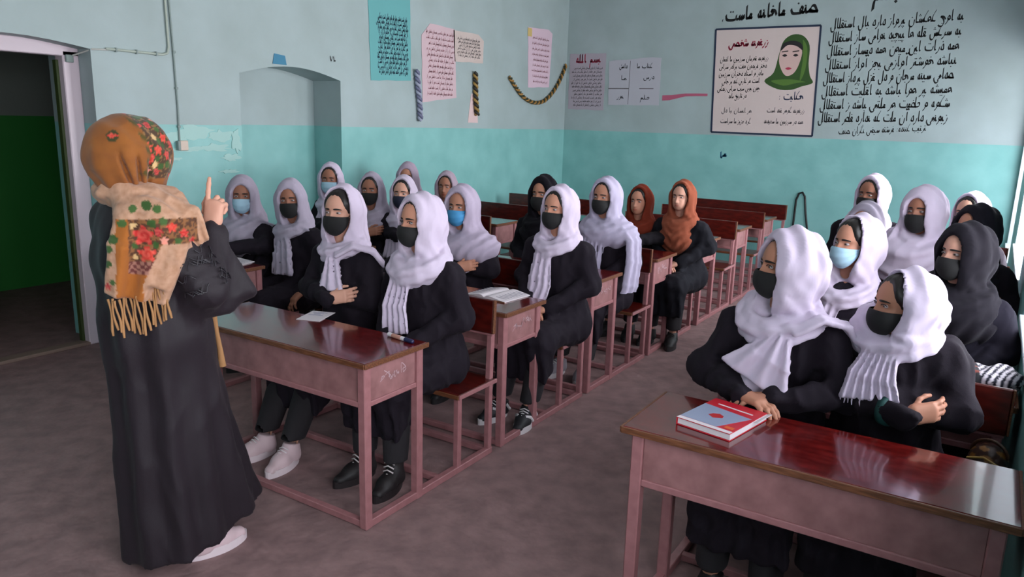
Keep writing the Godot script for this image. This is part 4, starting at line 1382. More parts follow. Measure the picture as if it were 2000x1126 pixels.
# the small parts of a head, as meshes shared by every figure
func head_parts() -> void:
	make_head()
	make_hands()
	eye_mb = iris_eye()
	var dark := mat("eyebrow_hair", Color(0.085, 0.065, 0.06), 0.7)
	for s in [-1.0, 1.0]:
		var pts := []
		for i in 7:
			var t := i / 6.0
			var lon: float = s * lerpf(0.14, 0.66, t)
			var lat: float = lerpf(0.205, 0.235, sin(t * PI * 0.8)) + 0.02 - 0.03 * t
			pts.append(head_pt(lon, lat) * 1.012)
		var mb := MB.new()
		mb.tube(pts, [0.0028, 0.0042, 0.0044, 0.004, 0.0034, 0.0026, 0.0012], 6, 0.5, Vector3.UP)
		caches["brow%d" % int(s)] = mb.mesh(dark)
		pts = []
		for i in 7:
			var t := i / 6.0
			var an := lerpf(0.15, PI - 0.1, t)
			pts.append(Vector3(s * (0.031 + cos(an) * 0.0150), 0.001 + sin(an) * 0.0078, 0.0795 - 0.0085 * pow(cos(an) if cos(an) > 0 else cos(an) * 0.3, 2)))
		mb = MB.new()
		mb.tube(pts, 0.0017, 5)
		caches["lash%d" % int(s)] = mb.mesh(dark)
	# hair: a cap with a parting line, set back from the forehead
	for k in 2:
		var mb := MB.new()
		var rows := []
		for j in 14:
			var v := j / 13.0
			var row := PackedVector3Array()
			for i in 49:
				var lon := lerpf(-PI, PI, i / 48.0)
				var al := absf(lon)
				var line := lerpf(0.98 if k == 0 else 0.86, -0.05, smoothstep(0.35, 1.25, al))
				line = lerpf(line, -0.75, smoothstep(1.3, 2.0, al))
				var lat := lerpf(line, 1.55, v)
				var p := head_pt(lon, lat)
				var off := 0.0095 * minf(1.0, v * 3.5) - 0.001 + 0.0011 * sin(lon * 34.0 + v * 3.0) + 0.0005 * sin(lon * 77.0)
				off -= 0.004 * exp(-pow(lon / 0.07, 2.0)) * (1.0 - v * 0.5)
				row.append(p * (1.0 + off / p.length()))
			rows.append(row)
		mb.grid(rows, false, true)
		caches["hair%d" % k] = mb
	# face masks
	for k in 2:
		var mb := MB.new()
		var rows := []
		for j in 13:
			var v := j / 12.0
			var row := PackedVector3Array()
			for i in 25:
				var u := i / 12.0 - 1.0
				var lon := u * 1.28
				var top := -0.20 + 0.05 * cos(u * PI) - 0.03 * absf(u)
				var bot := lerpf(-1.16, -0.62, u * u)
				var lat := lerpf(bot, top, v)
				var d := Vector3(sin(lon) * cos(lat), sin(lat), cos(lon) * cos(lat))
				var p := head_pt(lon, lat)
				var r := maxf(p.length(), _ray_ell(d, Vector3(0, -0.048, 0.036), Vector3(0.063, 0.072, 0.074)))
				var off := 0.0035
				if k == 1:
					off += 0.002 * sin(v * 22.0)
				row.append(d * (r + off))
			rows.append(row)
		mb.grid(rows, false, true)
		# a turned-in hem so that it is not paper-thin
		var hem := []
		for j in 2:
			var row := PackedVector3Array()
			for q in 72:
				var i := 0
				var jj := 0
				if q < 24:
					i = q
				elif q < 36:
					i = 24
					jj = q - 24
				elif q < 60:
					i = 60 - q
					jj = 12
				else:
					jj = 72 - q
				var p: Vector3 = rows[jj][i]
				row.append(p if j == 0 else p * 0.97)
			hem.append(row)
		mb.grid(hem, true, false)
		caches["mask%d" % k] = mb
		var lm := MB.new()
		for s in [-1.0, 1.0]:
			for e in [-0.24, -0.60]:
				lm.tube([head_pt(s * 1.26, e) * 1.04, head_pt(s * 1.45, lerpf(e, -0.1, 0.4)) * 1.03, Vector3(s * 0.082, -0.01, -0.02)], 0.0016, 5)
		caches["loop%d" % k] = lm


# shoe: sole on the floor, toe towards +z, ankle at the origin's z
func make_shoe(style: String) -> Node3D:
	var t := Node3D.new()
	var cols: Array = {"white": [Color(0.80, 0.70, 0.72), Color(0.84, 0.78, 0.80), Color(0.86, 0.82, 0.83)], "boot": [Color(0.09, 0.065, 0.075), Color(0.12, 0.09, 0.10), Color(0.80, 0.76, 0.76)], "mixed": [Color(0.10, 0.10, 0.12), Color(0.80, 0.78, 0.79), Color(0.80, 0.78, 0.79)], "grey": [Color(0.55, 0.53, 0.56), Color(0.74, 0.72, 0.73), Color(0.80, 0.80, 0.80)], "black": [Color(0.07, 0.06, 0.07), Color(0.12, 0.11, 0.12), Color(0.08, 0.08, 0.08)]}[style]
	var key := "shoe_" + style
	var up := MB.new()
	var f := Field.new(Vector3(-0.06, 0.0, -0.09), Vector3(0.06, 0.26, 0.20), 0.006)
	f.cap(Vector3(0, 0.045, -0.035), Vector3(0, 0.040, 0.06), 0.036, 0.037, 0.02, Vector3(1, 1.1, 1))
	f.cap(Vector3(0, 0.040, 0.06), Vector3(0, 0.030, 0.135), 0.038, 0.027, 0.03, Vector3(1.1, 1, 1))
	f.cap(Vector3(0, 0.05, -0.02), Vector3(0, 0.20 if style == "boot" else 0.105, -0.028), 0.038, 0.040, 0.03)
	f.cap(Vector3(0, 0.075, 0.005), Vector3(0, 0.052, 0.07), 0.030, 0.026, 0.03)
	f.cut(Vector3(0, 0.022, 0), Vector3.DOWN)
	f.cut(Vector3(0, 0.215 if style == "boot" else 0.115, 0), Vector3(0, 1, -0.25).normalized())
	f.mesh(up)
	put("upper", up.mesh(mat(key, cols[0], 0.6)), t)
	var mb := MB.new()
	var poly := PackedVector2Array()
	for i in 28:
		var an := TAU * i / 28
		var z := 0.048 - cos(an) * 0.122
		var w := 0.041 + 0.006 * sin((z + 0.02) * 18.0)
		poly.append(Vector2(sin(an) * w * (1.0 if absf(cos(an)) < 0.9 else 0.95), z))
	mb.prism(poly, Transform3D(Basis(Vector3(1, 0, 0), Vector3(0, 0, 1), Vector3(0, -1, 0)), Vector3(0, 0.034, 0)), 0.034)
	put("sole", mb.mesh(mat(key + "_sole", cols[1], 0.6)), t)
	if style == "mixed":
		mb = MB.new()
		for s in [-1.0, 1.0]:
			mb.tube([Vector3(s * 0.044, 0.04, 0.02), Vector3(s * 0.042, 0.07, 0.05), Vector3(s * 0.02, 0.078, 0.075)], 0.010, 6)
			mb.tube([Vector3(s * 0.042, 0.05, -0.05), Vector3(s * 0.041, 0.085, -0.02)], 0.010, 6)
		put("side_stripe", mb.mesh(mat("shoe_stripe", cols[1], 0.6)), t)
	for k in (7 if style == "boot" else 4):
		mb = MB.new()
		var y: float = 0.088 + k * 0.018 if style == "boot" else 0.106 - k * 0.009
		var z: float = 0.048 - k * 0.006 if style == "boot" else 0.032 + k * 0.014
		mb.tube([Vector3(-0.026, y - 0.008, z), Vector3(0, y + 0.006, z + 0.008), Vector3(0.026, y - 0.008, z)], 0.0035, 5)
		put("lace", mb.mesh(mat(key + "_lace", cols[2], 0.7)), t)
	return t


# ---------------------------------------------------------------- a seated schoolgirl
var skin_tones := [Color(0.80, 0.60, 0.52), Color(0.70, 0.49, 0.40), Color(0.62, 0.42, 0.34), Color(0.76, 0.54, 0.45)]
var dress_noise: FastNoiseLite


func skin(k: int) -> StandardMaterial3D:
	return mat("skin_%d" % k, skin_tones[k], 0.5, {"vc": true, "spec": 0.35})


func seated_joints(c: Dictionary) -> Dictionary:
	var top: float = c.top                       # height of the crown of the scarf
	var lean: float = c.get("lean", 0.07)
	var j := {}
	j.pel = Vector3(0, SEAT + 0.10, 0.0)
	j.neck = Vector3(c.get("shift", 0.0), top - c.get("nk", 0.325), lean)
	j.head = j.neck + Vector3(0, c.get("nk", 0.325) - 0.147, c.get("nod", 0.035))
	j.chest = j.pel.lerp(j.neck, 0.72) + Vector3(0, 0, -0.01)
	var sy: float = j.neck.y - 0.075
	for s in [-1.0, 1.0]:
		var q := "r" if s < 0 else "l"           # facing +z, the right side is -x
		j["sh" + q] = Vector3(s * 0.158 + j.neck.x, sy, lean - 0.012)
		j["hip" + q] = Vector3(s * 0.085, SEAT + 0.085, 0.0)
		j["knee" + q] = Vector3(s * 0.095, SEAT + 0.075, 0.40)
		j["ank" + q] = Vector3(s * 0.095 + c.get("feet_x", 0.0), 0.085, 0.36 + c.get("feet_z", 0.0))
	var dy: float = DESK + 0.052
	match c.get("arms", "crossed"):
		"crossed":
			j.elr = Vector3(-0.225, dy - 0.01, 0.09)
			j.wrr = Vector3(0.075, dy + 0.0, 0.255)
			j.ell = Vector3(0.225, dy - 0.01, 0.09)
			j.wrl = Vector3(-0.05, dy + 0.02, 0.205)
		"edge":
			j.elr = Vector3(-0.255, dy + 0.0, 0.12)
			j.wrr = Vector3(-0.065, dy - 0.01, 0.305)
			j.ell = Vector3(0.255, dy + 0.0, 0.12)
			j.wrl = Vector3(0.05, dy - 0.01, 0.285)
		"desk":
			j.elr = Vector3(-0.27, dy + 0.02, 0.16)
			j.wrr = Vector3(-0.05, dy, 0.43)
			j.ell = Vector3(0.27, dy + 0.02, 0.16)
			j.wrl = Vector3(0.07, dy, 0.41)
		"lap":
			j.elr = Vector3(-0.225, 0.76, 0.04)
			j.wrr = Vector3(-0.07, 0.645, 0.25)
			j.ell = Vector3(0.225, 0.76, 0.04)
			j.wrl = Vector3(0.07, 0.645, 0.25)
		"down":
			j.elr = Vector3(-0.25, 0.72, 0.06)
			j.wrr = Vector3(-0.10, 0.64, 0.29)
			j.ell = Vector3(0.25, 0.70, -0.01)
			j.wrl = Vector3(0.22, 0.55, 0.17)
	return j


func eye_and_brow_parts(o: Node3D, hd: Transform3D, look: Vector3, lashes: bool) -> void:
	for s in [-1, 1]:
		var b := Basis.looking_at(-look, Vector3.UP)
		var e := Transform3D(hd.basis * Basis.from_scale(Vector3(1.08, 0.54, 1.0)) * b * Basis.from_scale(Vector3.ONE * 0.0132), hd * Vector3(s * 0.0312, 0.0008, 0.0640))
		if not caches.has("eye"):
			caches.eye = eye_mb.mesh(mat("eye", Color(1, 1, 1), 0.12, {"vc": true}))
		put("eye", caches.eye, o, e)
		put("eyebrow", caches["brow%d" % s], o, hd)
		if lashes:
			put("eyelash", caches["lash%d" % s], o, hd)


func mask_part(o: Node3D, hd: Transform3D, kind: String) -> void:
	var k := 1 if kind.begins_with("blue") else 0
	var m: StandardMaterial3D = {"black": mat("black_mask", Color(0.085, 0.085, 0.09), 0.85, {"rim": 0.2}), "blue": mat("blue_mask", Color(0.26, 0.56, 0.76), 0.75), "navy": mat("navy_mask", Color(0.09, 0.11, 0.20), 0.8), "bluepale": mat("pale_blue_mask", Color(0.66, 0.80, 0.88), 0.75)}[kind]
	if not caches.has("m_" + kind):
		caches["m_" + kind] = caches["mask%d" % k].mesh(m)
		caches["l_" + kind] = caches["loop%d" % k].mesh(m)
	var a := put("face_mask", caches["m_" + kind], o, hd)
	put("ear_loop", caches["l_" + kind], a)


var legs_cache := {}


func girl(c: Dictionary) -> Node3D:
	var at := Vector3(c.x, 0, c.z)
	var o := thing("person", c.label, "person", at, c.get("turn", 0.0), "seated schoolgirls")
	var j := seated_joints(c)
	var dist := Vector2(c.x, c.z).length()
	var near := dist < 3.9
	var cell := 0.0095 if near else (0.0125 if dist < 5.2 else 0.016)
	# head direction: towards the teacher
	var eye_w: Vector3 = at + j.head
	var to: Vector3 = (Vector3(-2.45, 1.5, -1.45) - eye_w)
	var yw: float = atan2(to.x, to.z) * c.get("follow", 0.92) + c.get("yaw", 0.0) - c.get("turn", 0.0)
	var pt: float = c.get("pitch", -0.04)
	var hs: float = c.get("head", 0.97)
	var hb := Basis.from_euler(Vector3(pt, yw, c.get("roll", 0.0)))
	var hd := Transform3D(hb * Basis.from_scale(Vector3(hs * c.get("face_w", 1.0), hs, hs)), j.head)
	# body: one skin from crown to ankles
	var mb := MB.new()
	mb.add(head_mb, hd)
	var f := Field.new(Vector3(-0.34, 0.03, -0.16), Vector3(0.34, c.top - 0.15, 0.50), 0.016)
	f.cap(hd * Vector3(0, -0.055, -0.018), j.neck + Vector3(0, -0.02, -0.01), 0.050, 0.052, 0.03)
	f.cap(j.neck + Vector3(0, -0.06, 0), j.chest, 0.06, 0.085, 0.05, Vector3(1.5, 1, 1))
	f.cap(j.chest, j.pel, 0.085, 0.095, 0.05, Vector3(1.3, 1, 1))
	for q in ["r", "l"]:
		f.cap(j["sh" + q], j["el" + q], 0.042, 0.036, 0.03)
		f.cap(j["el" + q], j["wr" + q], 0.036, 0.025, 0.02)
		f.cap(j["hip" + q], j["knee" + q], 0.060, 0.036, 0.03)
		f.cap(j["knee" + q] + Vector3(0, -0.02, -0.04), j["ank" + q], 0.036, 0.029, 0.02)
	f.mesh(mb)
	var arms: String = c.get("arms", "crossed")
	for q in ["r", "l"]:
		var side := -1.0 if q == "r" else 1.0
		var fd: Vector3 = (j["wr" + q] - j["el" + q]).normalized()
		var palm := Vector3(0, -1, 0)
		if arms == "crossed":
			palm = Vector3(0, -0.3, -1)
			if q == "l":
				fd = Vector3(-0.75, -0.25, -0.55)
				palm = Vector3(0.4, -0.5, -0.6)
			else:
				fd = Vector3(0.80, 0.18, -0.50)
				palm = Vector3(-0.5, -0.1, -0.8)
		elif arms == "edge":
			fd = (fd + Vector3(-side * 0.6, 0, -0.1)).normalized()
		elif arms == "lap":
			fd = (fd + Vector3(-side * 0.5, 0, 0)).normalized()
			palm = Vector3(0, -1, -0.2)
		mb.add(hand_rest, hand_at(j["wr" + q] + fd * 0.012, fd, palm, side, 0.92))
	put("body", mb.mesh(skin(c.get("skin", 0))), o)
	# the black school dress
	mb = MB.new()
	f = Field.new(Vector3(-0.44, 0.20, -0.27), Vector3(0.44, j.neck.y + 0.09, 0.60), cell)
	f.cap(j.neck + Vector3(0, -0.035, -0.012), j.neck + Vector3(0, -0.10, -0.01), 0.066, 0.088, 0.05, Vector3(1.25, 1, 1))
	f.cap(j.neck + Vector3(0, -0.13, 0), j.chest, 0.098, 0.118, 0.06, Vector3(1.45, 1, 1))
	f.cap(j.chest, j.pel, 0.118, 0.142, 0.06, Vector3(1.3, 1, 1), 7, 0.006, 1.0)
	f.cap(j.pel, j.pel + Vector3(0, -0.02, 0.06), 0.155, 0.145, 0.06, Vector3(1.25, 0.9, 1))
	for q in ["r", "l"]:
		var s := -1.0 if q == "r" else 1.0
		f.cap(j["sh" + q] + Vector3(-s * 0.05, 0.018, 0), j["sh" + q], 0.062, 0.062, 0.06)
		f.cap(j["sh" + q], j["el" + q], 0.064, 0.058, 0.045, Vector3.ONE, 3, 0.004, 5.0)
		f.cap(j["el" + q], j["wr" + q], 0.058, 0.043, 0.03, Vector3.ONE, 3, 0.004, 7.0)
		f.cap(j["hip" + q], j["knee" + q], 0.108, 0.088, 0.06)
		f.cap(j["knee" + q], j["knee" + q] + Vector3(0, -0.16, -0.03), 0.086, 0.075, 0.06)
	f.strip(j.kneer.lerp(j.kneel, 0.5) + Vector3(0, 0.02, 0.055), j.kneer.lerp(j.kneel, 0.5) + Vector3(0, -0.22, 0.03), Vector3.RIGHT, 0.14, 0.16, 0.02, 0.05, 0.012, 4)
	f.mesh(mb, 0.011 if near else 0.009, Vector3(7, 4.5, 7), dress_noise)
	var dcol: Color = c.get("dress", Color(0.118, 0.098, 0.128))
	put("school_dress", mb.mesh(mat("dress_" + dcol.to_html(), dcol, 0.82, {"rim": 0.12, "spec": 0.25, "bump": mats_bump(), "bump_scale": 0.25, "scale": Vector3.ONE * 9})), o)
	if c.get("cuff", false):
		mb = MB.new()
		var d: Vector3 = (j.wrr - j.elr).normalized()
		mb.tube([j.wrr - d * 0.075, j.wrr - d * 0.05], 0.052, 14)
		put("cuff_stripe", mb.mesh(mat("teal_braid", Color(0.05, 0.26, 0.25), 0.7)), o).set_meta("label", "teal stripe round the sleeve")
	# trousers and shoes
	var lk := "%.2f %.2f" % [c.get("feet_x", 0.0), c.get("feet_z", 0.0)]
	if not legs_cache.has(lk):
		mb = MB.new()
		f = Field.new(Vector3(-0.28, 0.10, 0.05), Vector3(0.28, 0.56, 0.55), 0.013)
		for q in ["r", "l"]:
			f.cap(j["knee" + q] + Vector3(0, -0.02, -0.05), j["ank" + q] + Vector3(0, 0.02, 0.0), 0.074, 0.055, 0.015, Vector3.ONE, 3, 0.004, 4.0)
		f.cut(Vector3(0, 0.135, 0), Vector3.DOWN)
		f.mesh(mb)
		legs_cache[lk] = mb.mesh(mat("black_trousers", Color(0.10, 0.085, 0.105), 0.85, {"rim": 0.2}))
	put("trousers", legs_cache[lk], o)
	var style: String = c.get("shoes", "black")
	if not legs_cache.has(style):
		legs_cache[style] = make_shoe(style)
	for q in ["r", "l"]:
		var sh: Node3D = legs_cache[style].duplicate()
		sh.name = "shoe"
		o.add_child(sh, true)
		sh.position = Vector3(j["ank" + q].x, 0, j["ank" + q].z + 0.01)
		sh.rotation.y = (-0.15 if q == "r" else 0.2) + c.get("feet_turn", 0.0)
	# face parts
	eye_and_brow_parts(o, hd, Vector3(0.0, 0.03, 1), near)
	if c.has("mask"):
		mask_part(o, hd, c.mask)
	if c.get("hair", 1) > 0:
		var k := 1 if c.hair == 2 else 0 if c.has("hair") else 0
		if not caches.has("hm%d" % k):
			caches["hm%d" % k] = caches["hair%d" % k].mesh(mat("dark_hair", Color(0.085, 0.065, 0.06), 0.45))
		put("hair", caches["hm%d" % k], o, hd)
	scarf(o, c, j, hd, clampf(dist * 0.0021, 0.0058, 0.0125))
	return o


func mats_bump() -> NoiseTexture2D:
	if not caches.has("weave"):
		caches.weave = bumps(17, 0.12, 3.0, 256)
	return caches.weave


# ---------------------------------------------------------------- headscarves
func scarf(o: Node3D, c: Dictionary, j: Dictionary, hd: Transform3D, cell: float) -> void:
	var st: Dictionary = c.get("scarf", {})
	var n: Vector3 = j.neck
	var hb := hd.basis.orthonormalized()
	var hc := hd.origin
	var back: float = st.get("back", 0.0)          # how far the hood is pushed back
	var col: Color = st.get("col", Color(0.80, 0.745, 0.825))
	var f := Field.new(Vector3(-0.36, n.y - st.get("low", 0.45), -0.30), Vector3(0.36, hc.y + 0.22, 0.42), cell)
	var hx := func(v: Vector3) -> Vector3: return hc + hb * v * (c.get("head", 0.97) / 0.97)
	var fa := 0.0055
	var hs: float = c.get("head", 0.97) / 0.97
	# hood
	var puff: float = st.get("puff", 1.0)
	f.ell(Transform3D(hb, hx.call(Vector3(0, 0.017, -0.022 - back * 0.45))), Vector3(0.094 * puff, 0.129, 0.118 * puff + back * 0.25) * hs, 0.03, false, fa, Vector3(0, 12, 84))
	f.cap(hx.call(Vector3(0, -0.03, -0.05 - back)), n + Vector3(0, 0.03, -0.045), 0.088 * puff, 0.088, 0.06, Vector3.ONE, 8, 0.005, 1.5)
	for s in [-1.0, 1.0]:
		f.cap(hx.call(Vector3(s * 0.048, 0.0, 0.012 - back)), hx.call(Vector3(s * 0.040, -0.115, 0.015 - back * 0.5)), 0.047 * puff, 0.045, 0.05, Vector3.ONE, 5, 0.004, 1.0)
		f.cap(hx.call(Vector3(s * 0.042, -0.10, -0.01)), n + Vector3(s * 0.075, -0.01, 0.01), 0.05, 0.046, 0.05, Vector3.ONE, 6, 0.006, 2.0)
	var tight: float = st.get("tight", 1.0)        # size of the face opening
	f.ell(Transform3D(hb, hx.call(Vector3(0, -0.012 + st.get("up", 0.0), 0.105 - back * 1.1))), Vector3(0.073 * tight + back * 0.15, 0.112 * tight + back * 0.95, 0.118) * hs, 0.010, true)
	f.ell(Transform3D(hb, hx.call(Vector3(0, -0.10, 0.07 - back))), Vector3(0.052, 0.07, 0.085), 0.012, true)
	# ring round the throat
	var ring: Array = st.get("ring", [0.042, 0.10, 0.10, -0.045])   # thickness, half width, reach to the front, drop at the front
	if ring.size() > 0:
		for k in 12:
			var a0 := TAU * k / 12
			var a1 := TAU * (k + 1) / 12
			var pt := func(a: float) -> Vector3:
				var fr := 0.5 + 0.5 * cos(a)
				return n + Vector3(sin(a) * ring[1], lerpf(0.035, ring[3], fr) + 0.01 * sin(a * 2.0), lerpf(-0.075, ring[2], fr))
			f.cap(pt.call(a0), pt.call(a1), ring[0], ring[0], 0.022, Vector3.ONE, 5, 0.0075, 1.2)
	# cloth spread over shoulders and chest
	for b in st.get("bib", []):                       # centre, radii, fold height, folds per metre down, slant
		f.ell(Transform3D(Basis(Vector3.RIGHT, b.get("tilt", 0.25)), n + b.at), b.r, 0.03, false, b.get("fa", 0.006), b.get("wd", Vector3(0, -95, 30)), b.get("vx", 60.0))
	# hanging ends
	for t in st.get("tails", []):
		var p: Array = t.p
		for i in p.size() - 1:
			var w0: float = lerpf(t.w[0], t.w[1], float(i) / (p.size() - 1))
			var w1: float = lerpf(t.w[0], t.w[1], float(i + 1) / (p.size() - 1))
			f.strip(n + p[i], n + p[i + 1], t.get("lat", Vector3.RIGHT), w0, w1, maxf(t.get("th", 0.0095), cell * 1.0), 0.012, t.get("pa", 0.008), t.get("pn", 3.0), t.get("ph", 0.0), t.get("bow", 0.0))
	var mb := MB.new()
	f.mesh(mb, 0.0022, Vector3(9, 5, 9), dress_noise)
	var so := put("headscarf", mb.mesh(mat("scarf_" + col.to_html(), col, 0.88, {"rim": 0.35, "spec": 0.25, "back": Color(0.12, 0.11, 0.12)})), o)
	if c.has("fringe"):
		var q: Array = st.tails[0].p
		for i in 15:
			var u := lerpf(-1.0, 1.0, i / 14.0)
			var b: Vector3 = n + q[-1] + Vector3(u * st.tails[0].w[1], -0.004, 0.008 * sin(u * st.tails[0].pn * PI))
			mb = MB.new()
			mb.tube([b, b + Vector3(0.002 * sin(i * 2.0), -0.012, 0.002), b + Vector3(0.003 * sin(i * 3.0), -0.026, 0.003)], [0.0032, 0.0026, 0.0016], 5)
			put("fringe_thread", mb.mesh(mats["scarf_" + col.to_html()]), so)


# ---------------------------------------------------------------- the teacher, standing, facing the class
func lin(r: float, g: float, b: float) -> Color:
	return Color(r, g, b).srgb_to_linear()


func blossoms(seed_: int, n: int, c: Vector3, r: Vector3, keep: Array) -> Array:
	# flower heads scattered over an ellipsoid, where keep = [axis, from, to] holds
	var rng := RandomNumberGenerator.new()
	rng.seed = seed_
	var out := []
	var tries := 0
	while out.size() < n and tries < 4000:
		tries += 1
		var d := Vector3(rng.randfn(), rng.randfn(), rng.randfn()).normalized()
		var p := c + d * r
		if p[keep[0]] < keep[1] or p[keep[0]] > keep[2]:
			continue
		var kind: int = [0, 1, 2, 4, 0, 5, 1, 3, 6][rng.randi() % 9]
		var rad: float = [0.026, 0.024, 0.018, 0.014, 0.013, 0.012, 0.012][kind] * rng.randf_range(0.8, 1.2)
		var ok := true
		for q in out:
			if q[0].distance_to(p) < (q[1] + rad) * 0.72:
				ok = false
		if ok:
			out.append([p, rad, kind])
	return out


const PETALS := [Color(0.70, 0.09, 0.08), Color(0.74, 0.16, 0.10), Color(0.62, 0.07, 0.12), Color(0.82, 0.55, 0.48), Color(0.17, 0.30, 0.10), Color(0.22, 0.34, 0.14), Color(0.80, 0.66, 0.46)]


func flower_colour(p: Vector3, list: Array, ground: Color) -> Color:
	for q in list:
		var d: float = p.distance_to(q[0])
		if d < q[1]:
			var k: float = d / q[1]
			var col: Color = PETALS[q[2]].srgb_to_linear()
			if q[2] < 4:
				var an := atan2(p.y - q[0].y, p.z - q[0].z + p.x - q[0].x)
				if k > 0.72 + 0.2 * sin(an * 5.0):
					return lin(0.20, 0.20, 0.08)
				return col.lerp(lin(0.90, 0.50, 0.40), 0.35 * (0.5 + 0.5 * sin(k * 14.0)))
			return col
	return ground


func teacher() -> void:
	var o := thing("person", "teacher in a long black robe and orange flowered headscarf, standing with one finger raised", "person", Vector3(-2.492, 0, -1.513), PI)
	var hd := Transform3D(Basis.from_euler(Vector3(0.0, 0.28, 0.0)), Vector3(0.0, 1.535, 0.025))
	var neck := Vector3(0, 1.385, -0.01)
	var shr := Vector3(-0.165, 1.315, -0.02)
	var shl := Vector3(0.15, 1.31, 0.0)
	var elr := Vector3(-0.235, 1.085, 0.075)
	var wrr := Vector3(-0.165, 1.275, 0.165)
	var ell := Vector3(0.205, 1.06, 0.04)
	var wrl := Vector3(0.13, 0.98, 0.20)
	# skin
	var mb := MB.new()
	mb.add(head_mb, hd)
	var f := Field.new(Vector3(-0.34, 0.03, -0.20), Vector3(0.34, 1.50, 0.32), 0.016)
	f.cap(hd * Vector3(0, -0.06, -0.02), neck + Vector3(0, -0.03, -0.01), 0.05, 0.055, 0.03)
	f.cap(neck + Vector3(0, -0.08, 0), Vector3(0, 1.20, 0), 0.06, 0.09, 0.05, Vector3(1.5, 1, 1))
	f.cap(Vector3(0, 1.2, 0), Vector3(0, 0.93, 0), 0.09, 0.11, 0.05, Vector3(1.3, 1, 1))
	f.cap(shr, elr, 0.042, 0.036, 0.03)
	f.cap(elr, wrr, 0.036, 0.025, 0.02)
	f.cap(shl, ell, 0.042, 0.036, 0.03)
	f.cap(ell, wrl, 0.036, 0.025, 0.02)
	for s in [-1.0, 1.0]:
		f.cap(Vector3(s * 0.085, 0.9, 0), Vector3(s * 0.08, 0.48, 0.03), 0.075, 0.05, 0.03)
		f.cap(Vector3(s * 0.08, 0.48, 0.03), Vector3(s * 0.10, 0.09, 0.085 - s * 0.025), 0.046, 0.034, 0.02)
	f.mesh(mb)
	mb.add(hand_point, hand_at(wrr + Vector3(0.0, 0.012, 0.002), Vector3(-0.02, 1.0, 0.18), Vector3(0.45, 0.0, 1.0), -1.0, 0.97))
	mb.add(hand_rest, hand_at(wrl + Vector3(-0.01, 0.0, 0.01), Vector3(-0.5, -0.1, 0.8), Vector3(0, -1, 0), 1.0, 0.95))
	put("body", mb.mesh(skin(0)), o)
	# robe
	mb = MB.new()
	f = Field.new(Vector3(-0.44, 0.0, -0.34), Vector3(0.42, 1.46, 0.56), 0.0115)
	f.cap(neck + Vector3(0, 0.03, -0.015), neck + Vector3(0, -0.06, -0.01), 0.062, 0.085, 0.04, Vector3(1.25, 1, 1))
	f.cap(neck + Vector3(0, -0.12, -0.01), Vector3(0, 1.18, -0.01), 0.105, 0.125, 0.06, Vector3(1.45, 1, 1))
	f.cap(Vector3(0, 1.18, -0.01), Vector3(0, 0.92, 0.02), 0.125, 0.150, 0.08, Vector3(1.2, 1, 1), 6, 0.006, 1.0)
	f.cap(Vector3(0, 0.95, 0.02), Vector3(0, 0.06, 0.045), 0.150, 0.182, 0.08, Vector3(1.12, 1, 1), 9, 0.012, 0.8)
	f.cap(Vector3(-0.03, 0.92, 0.05), Vector3(-0.02, 0.06, 0.24), 0.115, 0.155, 0.10, Vector3.ONE, 7, 0.012, 0.5)
	f.cap(Vector3(0.02, 0.5, 0.2), Vector3(0.0, 0.10, 0.36), 0.05, 0.065, 0.10)
	for q in [[shr, elr, wrr, -1.0], [shl, ell, wrl, 1.0]]:
		f.cap(q[0] + Vector3(-q[3] * 0.05, 0.02, 0), q[0], 0.065, 0.068, 0.06)
		f.cap(q[0], q[1], 0.066, 0.070, 0.05, Vector3.ONE, 4, 0.004, 6.0)
		f.cap(q[1], q[2] - (q[2] - q[1]).normalized() * 0.02, 0.066, 0.055, 0.04, Vector3.ONE, 4, 0.005, 5.0)
	# the wide sleeve falling from the raised forearm
	var T := func(x: float, y: float, t: float) -> Vector3: return Vector3(-0.514 * x - 0.857 * t, y, 0.857 * x - 0.514 * t)
	f.strip(T.call(0.185, 1.225, 0.07), T.call(0.225, 1.035, 0.10), Vector3(-0.514, 0.0, 0.857), 0.045, 0.115, 0.022, 0.03, 0.014, 1.5)
	f.strip(T.call(0.245, 1.19, 0.06), T.call(0.325, 1.03, 0.075), Vector3(-0.514, 0.0, 0.857), 0.02, 0.03, 0.020, 0.03)
	f.cap(T.call(0.14, 1.015, 0.125), T.call(0.26, 1.0, 0.10), 0.040, 0.026, 0.04)
	f.cut(Vector3(0, 0.062, 0.0), Vector3(-0.06, -1.0, 0.20).normalized())
	f.mesh(mb, 0.006, Vector3(6, 2.2, 6), dress_noise)
	put("robe", mb.mesh(mat("black_robe", Color(0.120, 0.090, 0.118), 0.62, {"rim": 0.3, "spec": 0.4, "bump": mats_bump(), "bump_scale": 0.2, "scale": Vector3.ONE * 9})), o)
	# raised embroidery on the upper sleeve
	var em := mat("grey_embroidery", Color(0.14, 0.125, 0.15), 0.4)
	var rng := RandomNumberGenerator.new()
	rng.seed = 3
	mb = MB.new()
	for i in 46:
		var t := rng.randf()
		var an := rng.randf_range(-2.2, 0.9)
		var c := shr.lerp(elr, t * 0.95 + 0.05)
		var ax := (elr - shr).normalized()
		var u := Vector3(-1, 0, 0)
		u = (u - ax * u.dot(ax)).normalized()
		var w := ax.cross(u)
		var pts := []
		for k in 5:
			var a2 := an + k * 0.11
			var rr := lerpf(0.079, 0.094, t)
			pts.append(c + ax * (0.012 * sin(k * 1.5 + i)) + (u * cos(a2) + w * sin(a2)) * rr)
		mb.tube(pts, 0.0026, 5)
	var eo := put("embroidery", mb.mesh(em), o)
	eo.set_meta("kind", "stuff")
